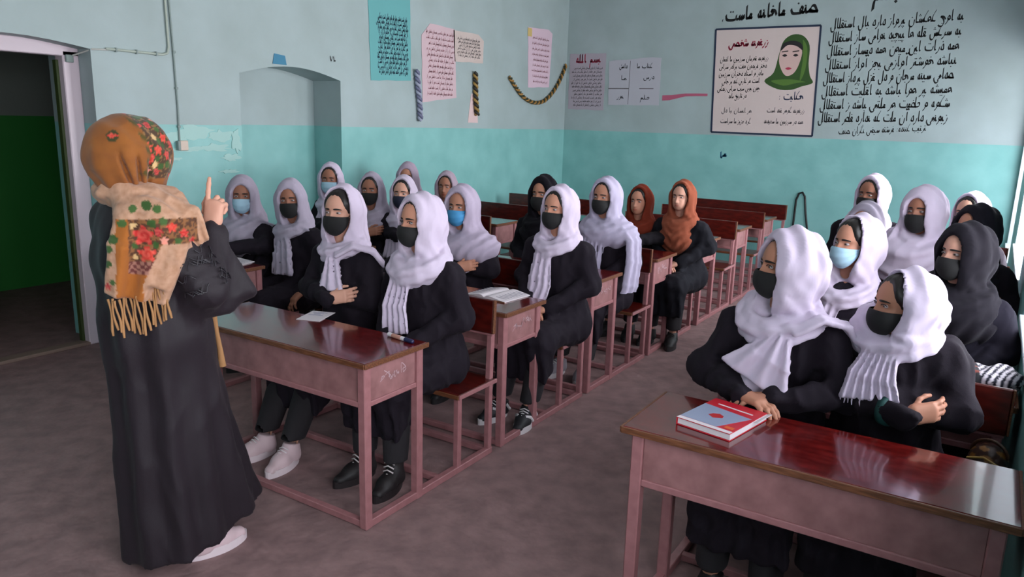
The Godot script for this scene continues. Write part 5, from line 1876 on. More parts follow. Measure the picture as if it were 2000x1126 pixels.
	# shoes
	for s in [-1.0, 1.0]:
		var sh := make_shoe("white")
		sh.name = "shoe"
		o.add_child(sh, true)
		sh.position = Vector3(s * 0.10, 0, 0.085 - s * 0.025)
		sh.rotation.y = s * 0.1
	eye_and_brow_parts(o, hd, Vector3(0, 0, 1), true)
	put("hair", caches["hair0"].mesh(mats["dark_hair"]), o, hd)
	# headscarf: ochre, with a flowered band along the face
	var hc := Vector3(0, 1.548, -0.015)
	var fl := blossoms(11, 90, hc, Vector3(0.115, 0.126, 0.14), [2, -0.06, 0.09])
	var single := [[Vector3(-0.075, 1.600, -0.115), 0.021, 0], [Vector3(-0.07, 1.572, -0.12), 0.010, 4]]
	var hood := func(p: Vector3, _n: Vector3) -> Color:
		var ochre := lin(0.56, 0.33, 0.10).lerp(lin(0.47, 0.26, 0.08), 0.5 + 0.5 * noise.get_noise_3dv(p * 14.0))
		var edge := -0.055 + 0.02 * sin((p.y - 1.45) * 16.0)
		var y_end := 1.46
		if p.z > edge and p.z < 0.092 and p.y > y_end:
			if p.z < edge + 0.016:
				return ochre.lerp(lin(0.25, 0.24, 0.08), 0.5 + 0.5 * sin(p.y * 160.0 + p.z * 90.0))
			return flower_colour(p, fl, lin(0.26, 0.17, 0.09) if noise.get_noise_3dv(p * 55.0) > -0.12 else lin(0.50, 0.36, 0.20))
		return flower_colour(p, single, ochre)
	f = Field.new(Vector3(-0.17, 1.36, -0.22), Vector3(0.17, 1.71, 0.17), 0.0056)
	f.ell(Transform3D(Basis.IDENTITY, hc), Vector3(0.112, 0.124, 0.135), 0.03, false, 0.003, Vector3(0, 20, 70))
	f.ell(Transform3D(Basis.IDENTITY, Vector3(-0.01, 1.548, -0.068)), Vector3(0.102, 0.100, 0.085), 0.05, false, 0.004, Vector3(30, 0, 90))
	f.cap(Vector3(0, 1.5, -0.045), Vector3(-0.01, 1.405, -0.04), 0.10, 0.066, 0.05, Vector3.ONE, 9, 0.008, 1.0)
	f.cap(Vector3(0, 1.5, 0.03), Vector3(0, 1.40, 0.03), 0.075, 0.06, 0.05)
	f.ell(Transform3D(hd.basis, hd * Vector3(0, -0.012, 0.118)), Vector3(0.072, 0.112, 0.118), 0.012, true)
	# folds sweeping down to the nape
	for q in [[Vector3(-0.112, 1.56, -0.045), Vector3(-0.085, 1.43, -0.02)], [Vector3(-0.108, 1.55, -0.095), Vector3(-0.080, 1.43, -0.048)]]:
		f.cap(q[0], q[1], 0.014, 0.012, 0.02)
	for q in [[Vector3(-0.118, 1.545, -0.065), Vector3(-0.080, 1.425, -0.035)], [Vector3(-0.116, 1.53, -0.020), Vector3(-0.074, 1.42, -0.005)], [Vector3(-0.100, 1.56, -0.120), Vector3(-0.078, 1.43, -0.062)]]:
		var ax: Vector3 = (q[1] - q[0]).normalized()
		var ux := Vector3(-0.857, 0, -0.514)
		ux = (ux - ax * ux.dot(ax)).normalized()
		f.ell(Transform3D(Basis(ux, ax, ux.cross(ax)), q[0].lerp(q[1], 0.55) + ux * 0.012), Vector3(0.020, 0.075, 0.0065), 0.010, true)
	mb = MB.new()
	f.mesh(mb, 0.002, Vector3(9, 7, 9), dress_noise, hood)
	put("headscarf", mb.mesh(mat("flowered_cloth", Color.WHITE, 0.85, {"vc": true, "rim": 0.3})), o)
	# shawl: collar, panel over the right shoulder blade, fringe; (s, y) runs across and up its outer side
	var lat := Vector3(-0.514, 0, 0.857)
	var fl2 := [[0.005, 1.290, 0.036, 0], [0.012, 1.232, 0.031, 1], [0.045, 1.30, 0.020, 2], [0.09, 1.315, 0.018, 1], [0.125, 1.295, 0.016, 0], [-0.02, 1.32, 0.013, 6], [0.03, 1.33, 0.014, 4], [0.065, 1.275, 0.015, 3], [0.035, 1.26, 0.012, 4], [-0.02, 1.26, 0.011, 4], [0.065, 1.335, 0.012, 5], [-0.02, 1.22, 0.010, 6],
		[0.02, 1.385, 0.016, 4], [0.05, 1.375, 0.013, 5], [-0.02, 1.375, 0.012, 5], [-0.055, 1.33, 0.014, 5], [-0.085, 1.28, 0.015, 4], [-0.10, 1.25, 0.013, 5], [-0.105, 1.20, 0.012, 4], [-0.11, 1.125, 0.013, 2], [-0.095, 1.14, 0.008, 5], [0.15, 1.27, 0.012, 0], [0.105, 1.27, 0.011, 5]]
	var cloth := func(p: Vector3, _n: Vector3) -> Color:
		var s := p.x * -0.514 + p.z * 0.857
		var cream := lin(0.74, 0.58, 0.48).lerp(lin(0.64, 0.47, 0.36), 0.5 + 0.8 * noise.get_noise_3dv(p * 40.0))
		var ochre := lin(0.60, 0.34, 0.10)
		var ground := cream
		var right := lerpf(0.012, 0.075, clampf((p.y - 1.13) / 0.13, 0.0, 1.0)) - 0.02
		if p.y < 1.345 and p.y > 1.05:
			var drift := (1.3 - p.y) * -0.06
			if s > -0.075 + drift and s < -0.038 + drift:
				ground = ochre
			elif s >= -0.038 + drift and s < (right if p.y < 1.26 else 0.17):
				if p.y > 1.205:
					ground = lin(0.30, 0.17, 0.11) if noise.get_noise_3dv(p * 60.0) > 0.0 else lin(0.50, 0.32, 0.17)
				elif p.y > 1.165:
					ground = lin(0.58, 0.40, 0.34) if sin(s * 300.0) * sin(p.y * 260.0) > 0.0 else lin(0.36, 0.16, 0.14)
				else:
					ground = ochre
		for q in fl2:
			var d := Vector2(s - q[0], p.y - q[1]).length()
			if d < q[2]:
				var k: float = d / q[2]
				var col: Color = PETALS[q[3]].srgb_to_linear()
				if q[3] < 4:
					var an := atan2(p.y - q[1], s - q[0])
					if k > 0.74 + 0.2 * sin(an * 5.0):
						return ground
					return col.lerp(lin(0.88, 0.45, 0.38), 0.4 * (0.5 + 0.5 * sin(k * 13.0 + an)))
				return col
		return ground
	f = Field.new(Vector3(-0.36, 1.02, -0.27), Vector3(0.24, 1.46, 0.24), 0.0062)
	for k in 12:
		var pt := func(a: float) -> Vector3:
			return neck + Vector3(sin(a) * 0.098, 0.0 - 0.035 * cos(a), 0.015 + 0.095 * cos(a))
		f.cap(pt.call(TAU * k / 12), pt.call(TAU * (k + 1) / 12), 0.043, 0.043, 0.022, Vector3.ONE, 5, 0.007, 1.0)
	f.ell(Transform3D(Basis(Vector3(0, 0, 1), 0.30), shr + Vector3(0.045, 0.018, 0.0)), Vector3(0.140, 0.095, 0.115), 0.03, false, 0.006, Vector3(40, 0, 90))
	var p0: Vector3 = T.call(0.045, 1.345, 0.185)
	var p1: Vector3 = T.call(0.010, 1.235, 0.222)
	var p2: Vector3 = T.call(-0.030, 1.085, 0.200)
	f.strip(T.call(0.03, 1.405, 0.10), p0, lat, 0.08, 0.105, 0.014, 0.04, 0.006, 2.0, 0.5)
	f.strip(p0, p1, lat, 0.105, 0.102, 0.013, 0.02, 0.010, 2.4, 0.5)
	f.strip(p1, p2, lat, 0.102, 0.086, 0.013, 0.02, 0.013, 2.4, 0.5)
	f.strip(T.call(0.12, 1.335, 0.19), T.call(0.165, 1.255, 0.19), lat, 0.055, 0.030, 0.015, 0.03, 0.006, 2.0)
	f.strip(T.call(0.10, 1.28, 0.235), T.call(0.035, 1.125, 0.226), lat, 0.028, 0.030, 0.013, 0.02, 0.004, 1.0)
	mb = MB.new()
	f.mesh(mb, 0.003, Vector3(9, 6, 9), dress_noise, cloth)
	var shawl := put("shawl", mb.mesh(mats["flowered_cloth"]), o)
	var tm := mat("fringe_yarn", Color(0.62, 0.45, 0.29), 0.85)
	var nl := lat.normalized()
	var cd := Vector3(-0.857, 0, -0.514)
	for i in 17:
		var s := lerpf(-0.084, 0.088, i / 16.0)
		var lift := 0.05 * smoothstep(0.3, 1.0, i / 16.0)
		var top := p2 + nl * s + Vector3(0, -0.004 + lift + 0.004 * sin(i * 2.0), 0) + cd * (0.010 * sin(s / 0.086 * 2.4 * PI + 0.5) + 0.012 * lift / 0.05)
		var len_ := 0.120 + 0.02 * (i / 16.0) + rng.randf_range(-0.015, 0.015)
		var pts := []
		for k in 7:
			var t := k / 6.0
			pts.append(top + Vector3(0, -len_ * t, 0) + nl * (0.0035 * sin(t * 5.0 + i * 2.1) + 0.010 * t) + cd * 0.004 * sin(t * 4.0 + i))
		mb = MB.new()
		mb.tube(pts, [0.0046, 0.0038, 0.0034, 0.0036, 0.0042, 0.0050, 0.0036], 6)
		put("tassel", mb.mesh(tm), shawl)
	# the other end of the shawl, hanging in front
	mb = MB.new()
	mb.tube([Vector3(-0.075, 1.0, 0.20), Vector3(-0.075, 0.93, 0.215), Vector3(-0.075, 0.87, 0.225), Vector3(-0.075, 0.80, 0.235), Vector3(-0.078, 0.73, 0.240)], [0.010, 0.014, 0.009, 0.011, 0.015], 7)
	put("tassel", mb.mesh(tm), shawl)


# ---------------------------------------------------------------- who sits where
func v3(x: float, y: float, z: float) -> Vector3:
	return Vector3(x, y, z)


func people() -> void:
	dress_noise = FastNoiseLite.new()
	dress_noise.seed = 5
	dress_noise.frequency = 1.0
	dress_noise.fractal_octaves = 2
	head_parts()
	var rust := Color(0.44, 0.17, 0.11)
	var tan := Color(0.54, 0.29, 0.21)
	var black := Color(0.105, 0.095, 0.12)
	var greyish := Color(0.66, 0.62, 0.685)
	var tail := {"p": [v3(0.0, -0.07, 0.115), v3(-0.01, -0.2, 0.14), v3(-0.02, -0.32, 0.15)], "w": [0.045, 0.075], "pn": 3.5}
	var wide := {"at": v3(0, -0.10, 0.02), "r": v3(0.175, 0.10, 0.13), "fa": 0.006}
	# middle row, front desk
	girl({"x": -2.80, "z": -2.86, "top": 1.352, "lean": 0.05, "mask": "black", "hair": 1, "arms": "crossed", "shoes": "white", "feet_z": 0.16, "feet_x": -0.03, "yaw": 0.02, "pitch": -0.05,
		"label": "girl with arms crossed, dark hair showing under white headscarf, front middle desk",
		"scarf": {"back": 0.030, "up": 0.012, "tight": 1.06, "ring": [0.038, 0.098, 0.092, -0.03], "tails": [
			{"p": [v3(0.02, -0.05, 0.115), v3(0.035, -0.13, 0.14), v3(0.04, -0.20, 0.155)], "w": [0.034, 0.085], "pn": 2.5, "bow": 0.014, "pa": 0.008},
			{"p": [v3(0.055, -0.02, 0.105), v3(0.12, 0.022, 0.075), v3(0.19, -0.005, 0.0), v3(0.225, -0.075, -0.04)], "w": [0.045, 0.045], "lat": v3(0.7, 0.1, 0.65), "pn": 2.4, "pa": 0.006, "th": 0.011}]}})
	girl({"x": -2.28, "z": -2.86, "top": 1.352, "lean": 0.06, "mask": "black", "hair": 1, "arms": "lap", "shoes": "boot", "feet_z": 0.04, "feet_x": 0.02, "follow": 1.0, "yaw": -0.05, "skin": 3,
		"label": "girl in black mask, long pleated white scarf end hanging towards the marker",
		"scarf": {"puff": 1.05, "back": 0.008, "ring": [0.046, 0.112, 0.112, -0.07], "bib": [{"at": v3(0, -0.055, 0.02), "r": v3(0.15, 0.085, 0.12)}], "tails": [
			{"p": [v3(-0.035, -0.10, 0.125), v3(-0.045, -0.22, 0.155), v3(-0.03, -0.34, 0.165)], "w": [0.055, 0.075], "pn": 4.0, "pa": 0.009}]}})
	# middle row, second desk
	girl({"x": -2.80, "z": -3.92, "top": 1.297, "mask": "blue", "hair": 1, "arms": "crossed", "skin": 1,
		"label": "girl in a bright blue mask, wide white shawl over one shoulder",
		"scarf": {"puff": 1.05, "col": Color(0.70, 0.65, 0.73), "ring": [0.046, 0.11, 0.11, -0.075], "bib": [{"at": v3(0.05, -0.07, 0.01), "r": v3(0.225, 0.11, 0.148), "vx": 20.0, "wd": v3(50, -70, 0)}], "tails": [
			{"p": [v3(-0.05, -0.13, 0.13), v3(0.08, -0.14, 0.12), v3(0.20, -0.09, 0.04)], "w": [0.07, 0.08], "lat": v3(0, 1, 0), "pn": 3.0, "pa": 0.006}]}})
	girl({"x": -2.13, "z": -3.93, "top": 1.338, "lean": 0.04, "mask": "black", "hair": 1, "arms": "lap", "skin": 3, "shoes": "mixed", "feet_z": 0.10, "feet_x": -0.02,
		"label": "girl at the aisle with hands in her lap, long white scarf end, second middle desk",
		"scarf": {"back": 0.016, "ring": [0.042, 0.10, 0.10, -0.055], "tails": [
			{"p": [v3(-0.04, -0.06, 0.115), v3(-0.055, -0.22, 0.14), v3(-0.05, -0.36, 0.165)], "w": [0.045, 0.06], "pn": 2.5, "pa": 0.008},
			{"p": [v3(-0.02, -0.10, 0.115), v3(-0.005, -0.26, 0.15), v3(-0.035, -0.40, 0.20)], "w": [0.03, 0.05], "pn": 2.0, "pa": 0.008}]}})
	# third desk
	girl({"x": -2.72, "z": -4.80, "top": 1.325, "mask": "black", "hair": 0, "arms": "lap", "skin": 1, "dress": Color(0.085, 0.075, 0.10), "yaw": -0.05,
		"label": "girl all in black, black headscarf, in the middle row among white scarves",
		"scarf": {"col": Color(0.075, 0.065, 0.09), "tight": 0.9, "bib": [wide]}})
	girl({"x": -2.25, "z": -4.82, "top": 1.338, "lean": 0.05, "mask": "black", "hair": 1, "arms": "lap", "skin": 1, "shoes": "grey", "feet_z": 0.10,
		"label": "girl with white shawl, one end hanging long beside her arm, third middle desk",
		"scarf": {"back": 0.012, "col": Color(0.69, 0.66, 0.75), "puff": 1.03, "ring": [0.046, 0.115, 0.11, -0.07], "bib": [{"at": v3(0.03, -0.065, 0.01), "r": v3(0.225, 0.105, 0.145)}], "tails": [
			{"p": [v3(-0.03, -0.12, 0.125), v3(-0.04, -0.24, 0.14), v3(-0.04, -0.36, 0.15)], "w": [0.08, 0.075], "pn": 5.0, "pa": 0.009, "bow": 0.012},
			{"p": [v3(0.17, -0.02, 0.04), v3(0.25, -0.10, 0.06), v3(0.268, -0.24, 0.08), v3(0.262, -0.40, 0.11), v3(0.25, -0.47, 0.12)], "w": [0.05, 0.055], "lat": v3(-0.35, 0, 1), "pn": 2.0, "pa": 0.008, "th": 0.014}]}})
	# fourth desk, the two girls without masks
	girl({"x": -2.42, "z": -5.86, "top": 1.222, "hair": 1, "arms": "desk", "skin": 3, "head": 0.93, "dress": Color(0.09, 0.08, 0.10),
		"label": "small unmasked girl in a rust brown headscarf bent over her paper",
		"scarf": {"col": rust, "back": 0.022, "bib": [{"at": v3(0, -0.07, 0.03), "r": v3(0.13, 0.09, 0.11)}]}})
	girl({"x": -2.05, "z": -5.84, "top": 1.286, "hair": 1, "arms": "lap", "skin": 0, "head": 0.93, "dress": Color(0.10, 0.10, 0.125), "follow": 0.75, "shift": -0.01,
		"label": "unmasked girl in an orange-tan headscarf sitting at the aisle end of the bench",
		"scarf": {"col": tan, "back": 0.022, "ring": [0.040, 0.10, 0.10, -0.05], "bib": [{"at": v3(-0.01, -0.14, 0.045), "r": v3(0.135, 0.15, 0.115), "fa": 0.008, "vx": 85.0}]}})
	# wall row
	girl({"x": -4.38, "z": -3.52, "top": 1.271, "mask": "bluepale", "hair": 0, "arms": "desk", "skin": 2, "follow": 1.0,
		"label": "girl in pale blue mask and loose greyish shawl, behind the open book",
		"scarf": {"col": greyish, "puff": 1.04, "tight": 0.86, "ring": [0.046, 0.11, 0.11, -0.07], "bib": [{"at": v3(-0.03, -0.11, 0.035), "r": v3(0.19, 0.15, 0.14), "fa": 0.007, "wd": v3(60, -60, 0), "vx": 10.0}], "tails": [
			{"p": [v3(0.02, 0.0, 0.05), v3(0.13, -0.03, 0.0), v3(0.2, -0.06, -0.05)], "w": [0.06, 0.05], "lat": v3(0, 1, 0.3), "pn": 2.0}]}})
	girl({"x": -3.99, "z": -3.55, "top": 1.276, "shift": 0.06, "mask": "black", "hair": 0, "arms": "down", "skin": 2, "yaw": 0.02, "roll": 0.06,
		"label": "girl in tightly wrapped white scarf, broad end down her chest, at the wall-row desk",
		"scarf": {"tight": 0.84, "col": Color(0.69, 0.65, 0.72), "ring": [0.040, 0.098, 0.10, -0.04], "tails": [
			{"p": [v3(0.0, -0.06, 0.115), v3(0.02, -0.17, 0.135), v3(0.03, -0.30, 0.15)], "w": [0.055, 0.085], "pn": 3.0, "pa": 0.009},
			{"p": [v3(0.06, -0.01, 0.06), v3(0.14, -0.03, 0.03), v3(0.2, -0.08, 0.0)], "w": [0.035, 0.02], "lat": v3(0, 1, 0.3), "pn": 2.0, "pa": 0.004}]}})
	girl({"x": -4.66, "z": -4.62, "top": 1.311, "mask": "bluepale", "hair": 1, "arms": "crossed", "skin": 2,
		"label": "girl in a pale blue mask and peaked white scarf, against the niche edge",
		"scarf": {"back": 0.016, "tails": [tail]}})
	girl({"x": -4.19, "z": -4.60, "top": 1.259, "mask": "black", "hair": 1, "arms": "crossed", "skin": 2,
		"label": "girl in black mask and white scarf, between the niche girl and the navy-masked girl",
		"scarf": {"back": 0.018, "col": greyish, "bib": [wide]}})
	girl({"x": -3.89, "z": -4.64, "top": 1.253, "mask": "navy", "hair": 1, "arms": "crossed", "skin": 0,
		"label": "pale girl in a navy mask, white scarf, just above the front row's long scarf",
		"scarf": {"back": 0.02, "tails": [tail]}})
	girl({"x": -4.69, "z": -5.64, "top": 1.284, "mask": "black", "hair": 2, "arms": "lap", "skin": 1,
		"label": "hindmost girl on the wall row, pinkish white scarf, black mask, under the charts",
		"scarf": {"col": Color(0.67, 0.60, 0.67), "tight": 0.88, "bib": [wide]}})
	girl({"x": -4.23, "z": -5.64, "top": 1.226, "hair": 1, "arms": "lap", "skin": 2,
		"label": "unmasked girl in a pinkish white scarf, half hidden behind the blue-masked girl",
		"scarf": {"col": Color(0.67, 0.60, 0.66), "back": 0.012}})
	# window row
	girl({"x": -0.578, "z": -2.84, "top": 1.362, "lean": 0.09, "mask": "black", "hair": 1, "arms": "edge", "skin": 1, "head": 0.96,
		"label": "girl behind the red book, white scarf end spread on her chest",
		"scarf": {"puff": 1.06, "back": 0.004, "ring": [0.044, 0.108, 0.108, -0.05], "tails": [
			{"p": [v3(0.03, -0.055, 0.135), v3(0.0, -0.13, 0.165), v3(-0.035, -0.205, 0.178)], "w": [0.035, 0.125], "pn": 2.6, "pa": 0.010, "bow": 0.012},
			{"p": [v3(0.02, -0.06, 0.120), v3(-0.005, -0.16, 0.145), v3(-0.01, -0.275, 0.155)], "w": [0.035, 0.085], "pn": 2.2, "pa": 0.007},
			{"p": [v3(0.055, -0.02, 0.105), v3(0.12, 0.022, 0.075), v3(0.19, -0.005, 0.0), v3(0.225, -0.075, -0.04)], "w": [0.055, 0.055], "lat": v3(0.7, 0.1, 0.65), "pn": 2.4, "pa": 0.006, "th": 0.011}]}})
	girl({"x": -0.212, "z": -2.88, "top": 1.268, "nk": 0.242, "nod": 0.055, "lean": 0.05, "mask": "black", "hair": 1, "arms": "crossed", "skin": 1, "cuff": true, "head": 0.89, "dress": Color(0.118, 0.098, 0.125), "pitch": -0.02,
		"label": "girl with folded arms and a teal cuff stripe, fringed white scarf, near right desk",
		"fringe": true, "scarf": {"puff": 0.95, "back": 0.034, "up": 0.006, "ring": [0.042, 0.10, 0.105, -0.05], "tails": [
			{"p": [v3(-0.03, -0.07, 0.135), v3(-0.045, -0.14, 0.165), v3(-0.04, -0.205, 0.185)], "w": [0.050, 0.085], "pn": 6.0, "pa": 0.008}]}})
	girl({"x": -0.52, "z": -3.92, "top": 1.318, "mask": "bluepale", "hair": 1, "arms": "lap", "skin": 3, "dress": Color(0.14, 0.12, 0.155),
		"label": "girl in a pale blue mask and loose white scarf, right behind the red book girl",
		"scarf": {"back": 0.032, "up": 0.008, "tight": 1.08, "ring": [0.040, 0.10, 0.105, -0.085], "tails": [
			{"p": [v3(-0.04, -0.1, 0.12), v3(-0.07, -0.2, 0.14), v3(-0.06, -0.3, 0.15)], "w": [0.03, 0.045], "pn": 2.0}]}})
	girl({"x": -0.075, "z": -3.90, "top": 1.324, "mask": "black", "hair": 0, "arms": "lap", "skin": 0, "dress": Color(0.12, 0.11, 0.15), "face_w": 1.04,
		"label": "girl in a charcoal black headscarf and mask, at the right behind the folded arms",
		"scarf": {"col": black, "tight": 0.9, "puff": 1.08, "ring": [0.050, 0.115, 0.115, -0.06], "bib": [{"at": v3(0.0, -0.10, 0.03), "r": v3(0.17, 0.14, 0.14), "fa": 0.009, "wd": v3(45, -75, 0), "vx": 20.0}], "tails": [
			{"p": [v3(-0.05, -0.16, 0.15), v3(-0.06, -0.28, 0.155), v3(-0.06, -0.36, 0.155)], "w": [0.07, 0.05], "pn": 2.0}]}})
	girl({"x": -0.60, "z": -4.84, "top": 1.30, "mask": "black", "hair": 0, "arms": "lap", "skin": 1, "yaw": 0.3,
		"label": "girl in a greyish shawl, mostly hidden behind the pale-blue-masked window-row girl",
		"scarf": {"col": Color(0.58, 0.55, 0.61), "tails": [
			{"p": [v3(0.02, -0.02, 0.08), v3(0.13, -0.05, 0.06), v3(0.21, -0.12, 0.02)], "w": [0.06, 0.07], "lat": v3(0, 1, 0.3), "pn": 4.0, "pa": 0.006}]}})
	girl({"x": -0.31, "z": -4.78, "top": 1.415, "mask": "black", "hair": 0, "arms": "lap", "skin": 2, "follow": 0.7, "roll": 0.05,
		"label": "girl wrapped in a voluminous white veil with black mask, tallest in the window row",
		"scarf": {"tight": 0.80, "puff": 1.10, "low": 0.5, "ring": [0.055, 0.125, 0.115, -0.06], "bib": [{"at": v3(0, -0.11, 0.02), "r": v3(0.20, 0.17, 0.145), "fa": 0.009, "wd": v3(30, -70, 0), "vx": 40.0}], "tails": [
			{"p": [v3(-0.08, 0.14, 0.0), v3(-0.14, 0.0, 0.02), v3(-0.20, -0.14, 0.03)], "w": [0.05, 0.07], "lat": v3(0, 0.3, 1), "pn": 2.0},
			{"p": [v3(0.08, 0.14, 0.0), v3(0.14, 0.0, 0.02), v3(0.19, -0.14, 0.03)], "w": [0.05, 0.07], "lat": v3(0, 0.3, 1), "pn": 2.0}]}})
	girl({"x": -0.06, "z": -4.82, "top": 1.335, "mask": "black", "hair": 0, "arms": "crossed", "skin": 1, "yaw": -0.2,
		"label": "girl in a black hood seen just behind the charcoal headscarf, at the window wall",
		"scarf": {"col": Color(0.10, 0.09, 0.12), "puff": 1.06, "bib": [wide], "tails": [
			{"p": [v3(0.05, 0.12, -0.1), v3(0.1, -0.05, -0.12), v3(0.12, -0.2, -0.12)], "w": [0.07, 0.07], "lat": v3(1, 0, 0.6), "pn": 2.0}]}})
	girl({"x": -0.69, "z": -5.70, "top": 1.415, "mask": "black", "hair": 1, "arms": "lap", "skin": 2,
		"label": "upright girl in white scarf and black mask, below the painted verses, last window-row desk",
		"scarf": {"back": 0.014, "bib": [wide]}})
	girl({"x": -0.11, "z": -5.70, "top": 1.34, "mask": "black", "hair": 1, "arms": "lap", "skin": 0,
		"label": "girl whose white scarf shows above the black hood, last window-row desk",
		"scarf": {"back": 0.024, "tails": [tail]}})
	teacher()


# ---------------------------------------------------------------- what lies on the desks
func flat_piece(called: String, m: Material, parent: Node, poly: Array, y: float, th: float) -> void:
	var mb := MB.new()
	mb.prism(PackedVector2Array(poly), Transform3D(Basis(Vector3(1, 0, 0), Vector3(0, 0, -1), Vector3(0, 1, 0)), Vector3(0, y, 0)), th)
	put(called, mb.mesh(m), parent)


func ruled(parent: Node, called: String, m: Material, x0: float, x1: float, z0: float, z1: float, n: int, y: float) -> void:
	for i in n:
		var mb := MB.new()
		var z := lerpf(z0, z1, float(i) / (n - 1))
		mb.box(Vector3((x0 + x1) * 0.5, y, z), Vector3(x1 - x0 - 0.02 * (i % 3), 0.0006, 0.0022), 0.0)
		put(called, mb.mesh(m), parent)


func small_things() -> void:
	var top := DESK + 0.0005
	var white := mat("page_white", Color(0.80, 0.77, 0.79), 0.8)
	var ink := mat("page_ink", Color(0.42, 0.42, 0.50), 0.8)
	# red textbook on the near right desk
	var o := thing("textbook", "red and grey textbook lying on the glossy near right desk", "book", Vector3(-0.645, top, -2.345), -0.20)
	var w := 0.19
	var l := 0.255
	var mb := MB.new()
	mb.box(Vector3(0, 0.0012, 0), Vector3(w, 0.0024, l), 0.001)
	put("back_cover", mb.mesh(mat("red_cover", Color(0.72, 0.10, 0.17), 0.35)), o)
	mb = MB.new()
	mb.box(Vector3(0.001, 0.0125, -0.001), Vector3(w - 0.004, 0.020, l - 0.006), 0.001)
	put("pages", mb.mesh(white), o)
	mb = MB.new()
	mb.box(Vector3(0, 0.0237, 0), Vector3(w, 0.0024, l), 0.001)
	var cv := put("cover", mb.mesh(mats["red_cover"]), o)
	mb = MB.new()
	mb.box(Vector3(-w * 0.5 + 0.001, 0.0125, 0), Vector3(0.003, 0.024, l), 0.001)
	put("spine", mb.mesh(mats["red_cover"]), o)
	flat_piece("cover_picture", mat("cover_grey_blue", Color(0.52, 0.56, 0.66), 0.4), cv, [Vector2(-w * 0.5 + 0.001, -0.105), Vector2(0.035, -0.105), Vector2(0.085, 0.035), Vector2(-w * 0.5 + 0.001, 0.055)], 0.0249, 0.0004)
	flat_piece("cover_stripe", white, cv, [Vector2(-w * 0.5, -l * 0.5 + 0.001), Vector2(w * 0.5 - 0.002, -l * 0.5 + 0.001), Vector2(w * 0.5 - 0.002, -0.107), Vector2(-w * 0.5, -0.107)], 0.0249, 0.0004)
	flat_piece("cover_title", white, cv, [Vector2(-0.06, 0.078), Vector2(0.07, 0.068), Vector2(0.07, 0.076), Vector2(-0.06, 0.086)], 0.0249, 0.0004)
	flat_piece("cover_emblem", mat("cover_dot_red", Color(0.66, 0.08, 0.12), 0.4), cv, [Vector2(-0.035, -0.03), Vector2(-0.01, -0.045), Vector2(0.015, -0.028), Vector2(0.01, -0.01), Vector2(-0.01, 0.0), Vector2(-0.028, -0.012)], 0.0254, 0.0004)
	flat_piece("cover_badge", mat("cover_orange", Color(0.80, 0.36, 0.16), 0.4), cv, [Vector2(0.055, -0.095), Vector2(0.085, -0.095), Vector2(0.085, -0.075), Vector2(0.055, -0.075)], 0.0254, 0.0004)
	mb = MB.new()
	mb.box(Vector3(w * 0.5 + 0.004, 0.020, -l * 0.32), Vector3(0.022, 0.002, 0.10), 0.0005, Basis(Vector3(0, 0, 1), 0.25))
	put("bent_page", mb.mesh(white), o)
	# open book on the front wall-row desk
	o = open_book("open white book on the wall-row desk in front of the blue-masked girl", Vector3(-4.12, top, -3.02), 0.25, 0.34, 0.24, white, ink)
	o = open_book("open notebook with a worn brown edge on the second middle desk", Vector3(-2.235, top, -3.40), -0.08, 0.28, 0.235, white, ink)
	mb = MB.new()
	mb.box(Vector3(0, 0.001, 0.118), Vector3(0.285, 0.010, 0.004), 0.001)
	put("cover_edge", mb.mesh(mat("brown_cover", Color(0.42, 0.30, 0.22), 0.6)), o)
	# sheet and phone in front of the girl with folded arms
	o = thing("paper_sheet", "small white sheet of paper on the front middle desk, before the folded arms", "paper", Vector3(-2.665, top, -2.47), 0.35)
	mb = MB.new()
	mb.box(Vector3(0, 0.0012, 0), Vector3(0.12, 0.0024, 0.17), 0.0006)
	put("sheet", mb.mesh(white), o)
	ruled(o, "ink_line", mat("page_blue", Color(0.25, 0.33, 0.55), 0.7), -0.045, 0.03, -0.06, -0.01, 4, 0.0027)
	# marker
	o = thing("marker", "white marker with a dark blue cap near the desk corner", "pen", Vector3(-2.085, top + 0.0095, -2.415), -0.16)
	mb = MB.new()
	mb.tube([Vector3(-0.085, 0, 0), Vector3(-0.083, 0, 0), Vector3(0.03, 0, 0)], [0.007, 0.0092, 0.0092], 12)
	put("barrel", mb.mesh(mat("marker_white", Color(0.82, 0.80, 0.82), 0.35)), o)
	mb = MB.new()
	mb.tube([Vector3(0.028, 0, 0), Vector3(0.030, 0, 0), Vector3(0.078, 0, 0), Vector3(0.082, 0, 0)], [0.0085, 0.0102, 0.0095, 0.006], 12)
	put("cap", mb.mesh(mat("marker_cap", Color(0.08, 0.10, 0.26), 0.35)), o)
	mb = MB.new()
	mb.tube([Vector3(-0.055, 0, 0), Vector3(0.005, 0, 0)], 0.00935, 12)
	put("label_band", mb.mesh(mat("marker_band", Color(0.72, 0.52, 0.46), 0.4)), o)
	# papers on the fourth desk
	o = thing("exercise_book", "lilac paper spread on the fourth middle desk before the rust-scarfed girl", "paper", Vector3(-2.33, top, -5.37), -0.5)
	mb = MB.new()
	mb.box(Vector3(0, 0.004, 0), Vector3(0.24, 0.008, 0.18), 0.001)
	put("pages", mb.mesh(mat("lilac_page", Color(0.70, 0.66, 0.80), 0.7)), o)
	mb = MB.new()
	mb.box(Vector3(0.02, 0.0092, 0.0), Vector3(0.03, 0.0008, 0.09), 0.0, Basis(Vector3.UP, 0.4))
	put("ink_mark", mb.mesh(ink), o)
	# striped cloth bag on the second window-row desk
	o = thing("cloth_bag", "black and white striped cloth bundle on the second window-row desk", "bag", Vector3(0.075, top, -3.30), 0.2)
	var f := Field.new(Vector3(-0.17, -0.01, -0.12), Vector3(0.17, 0.14, 0.12), 0.006)
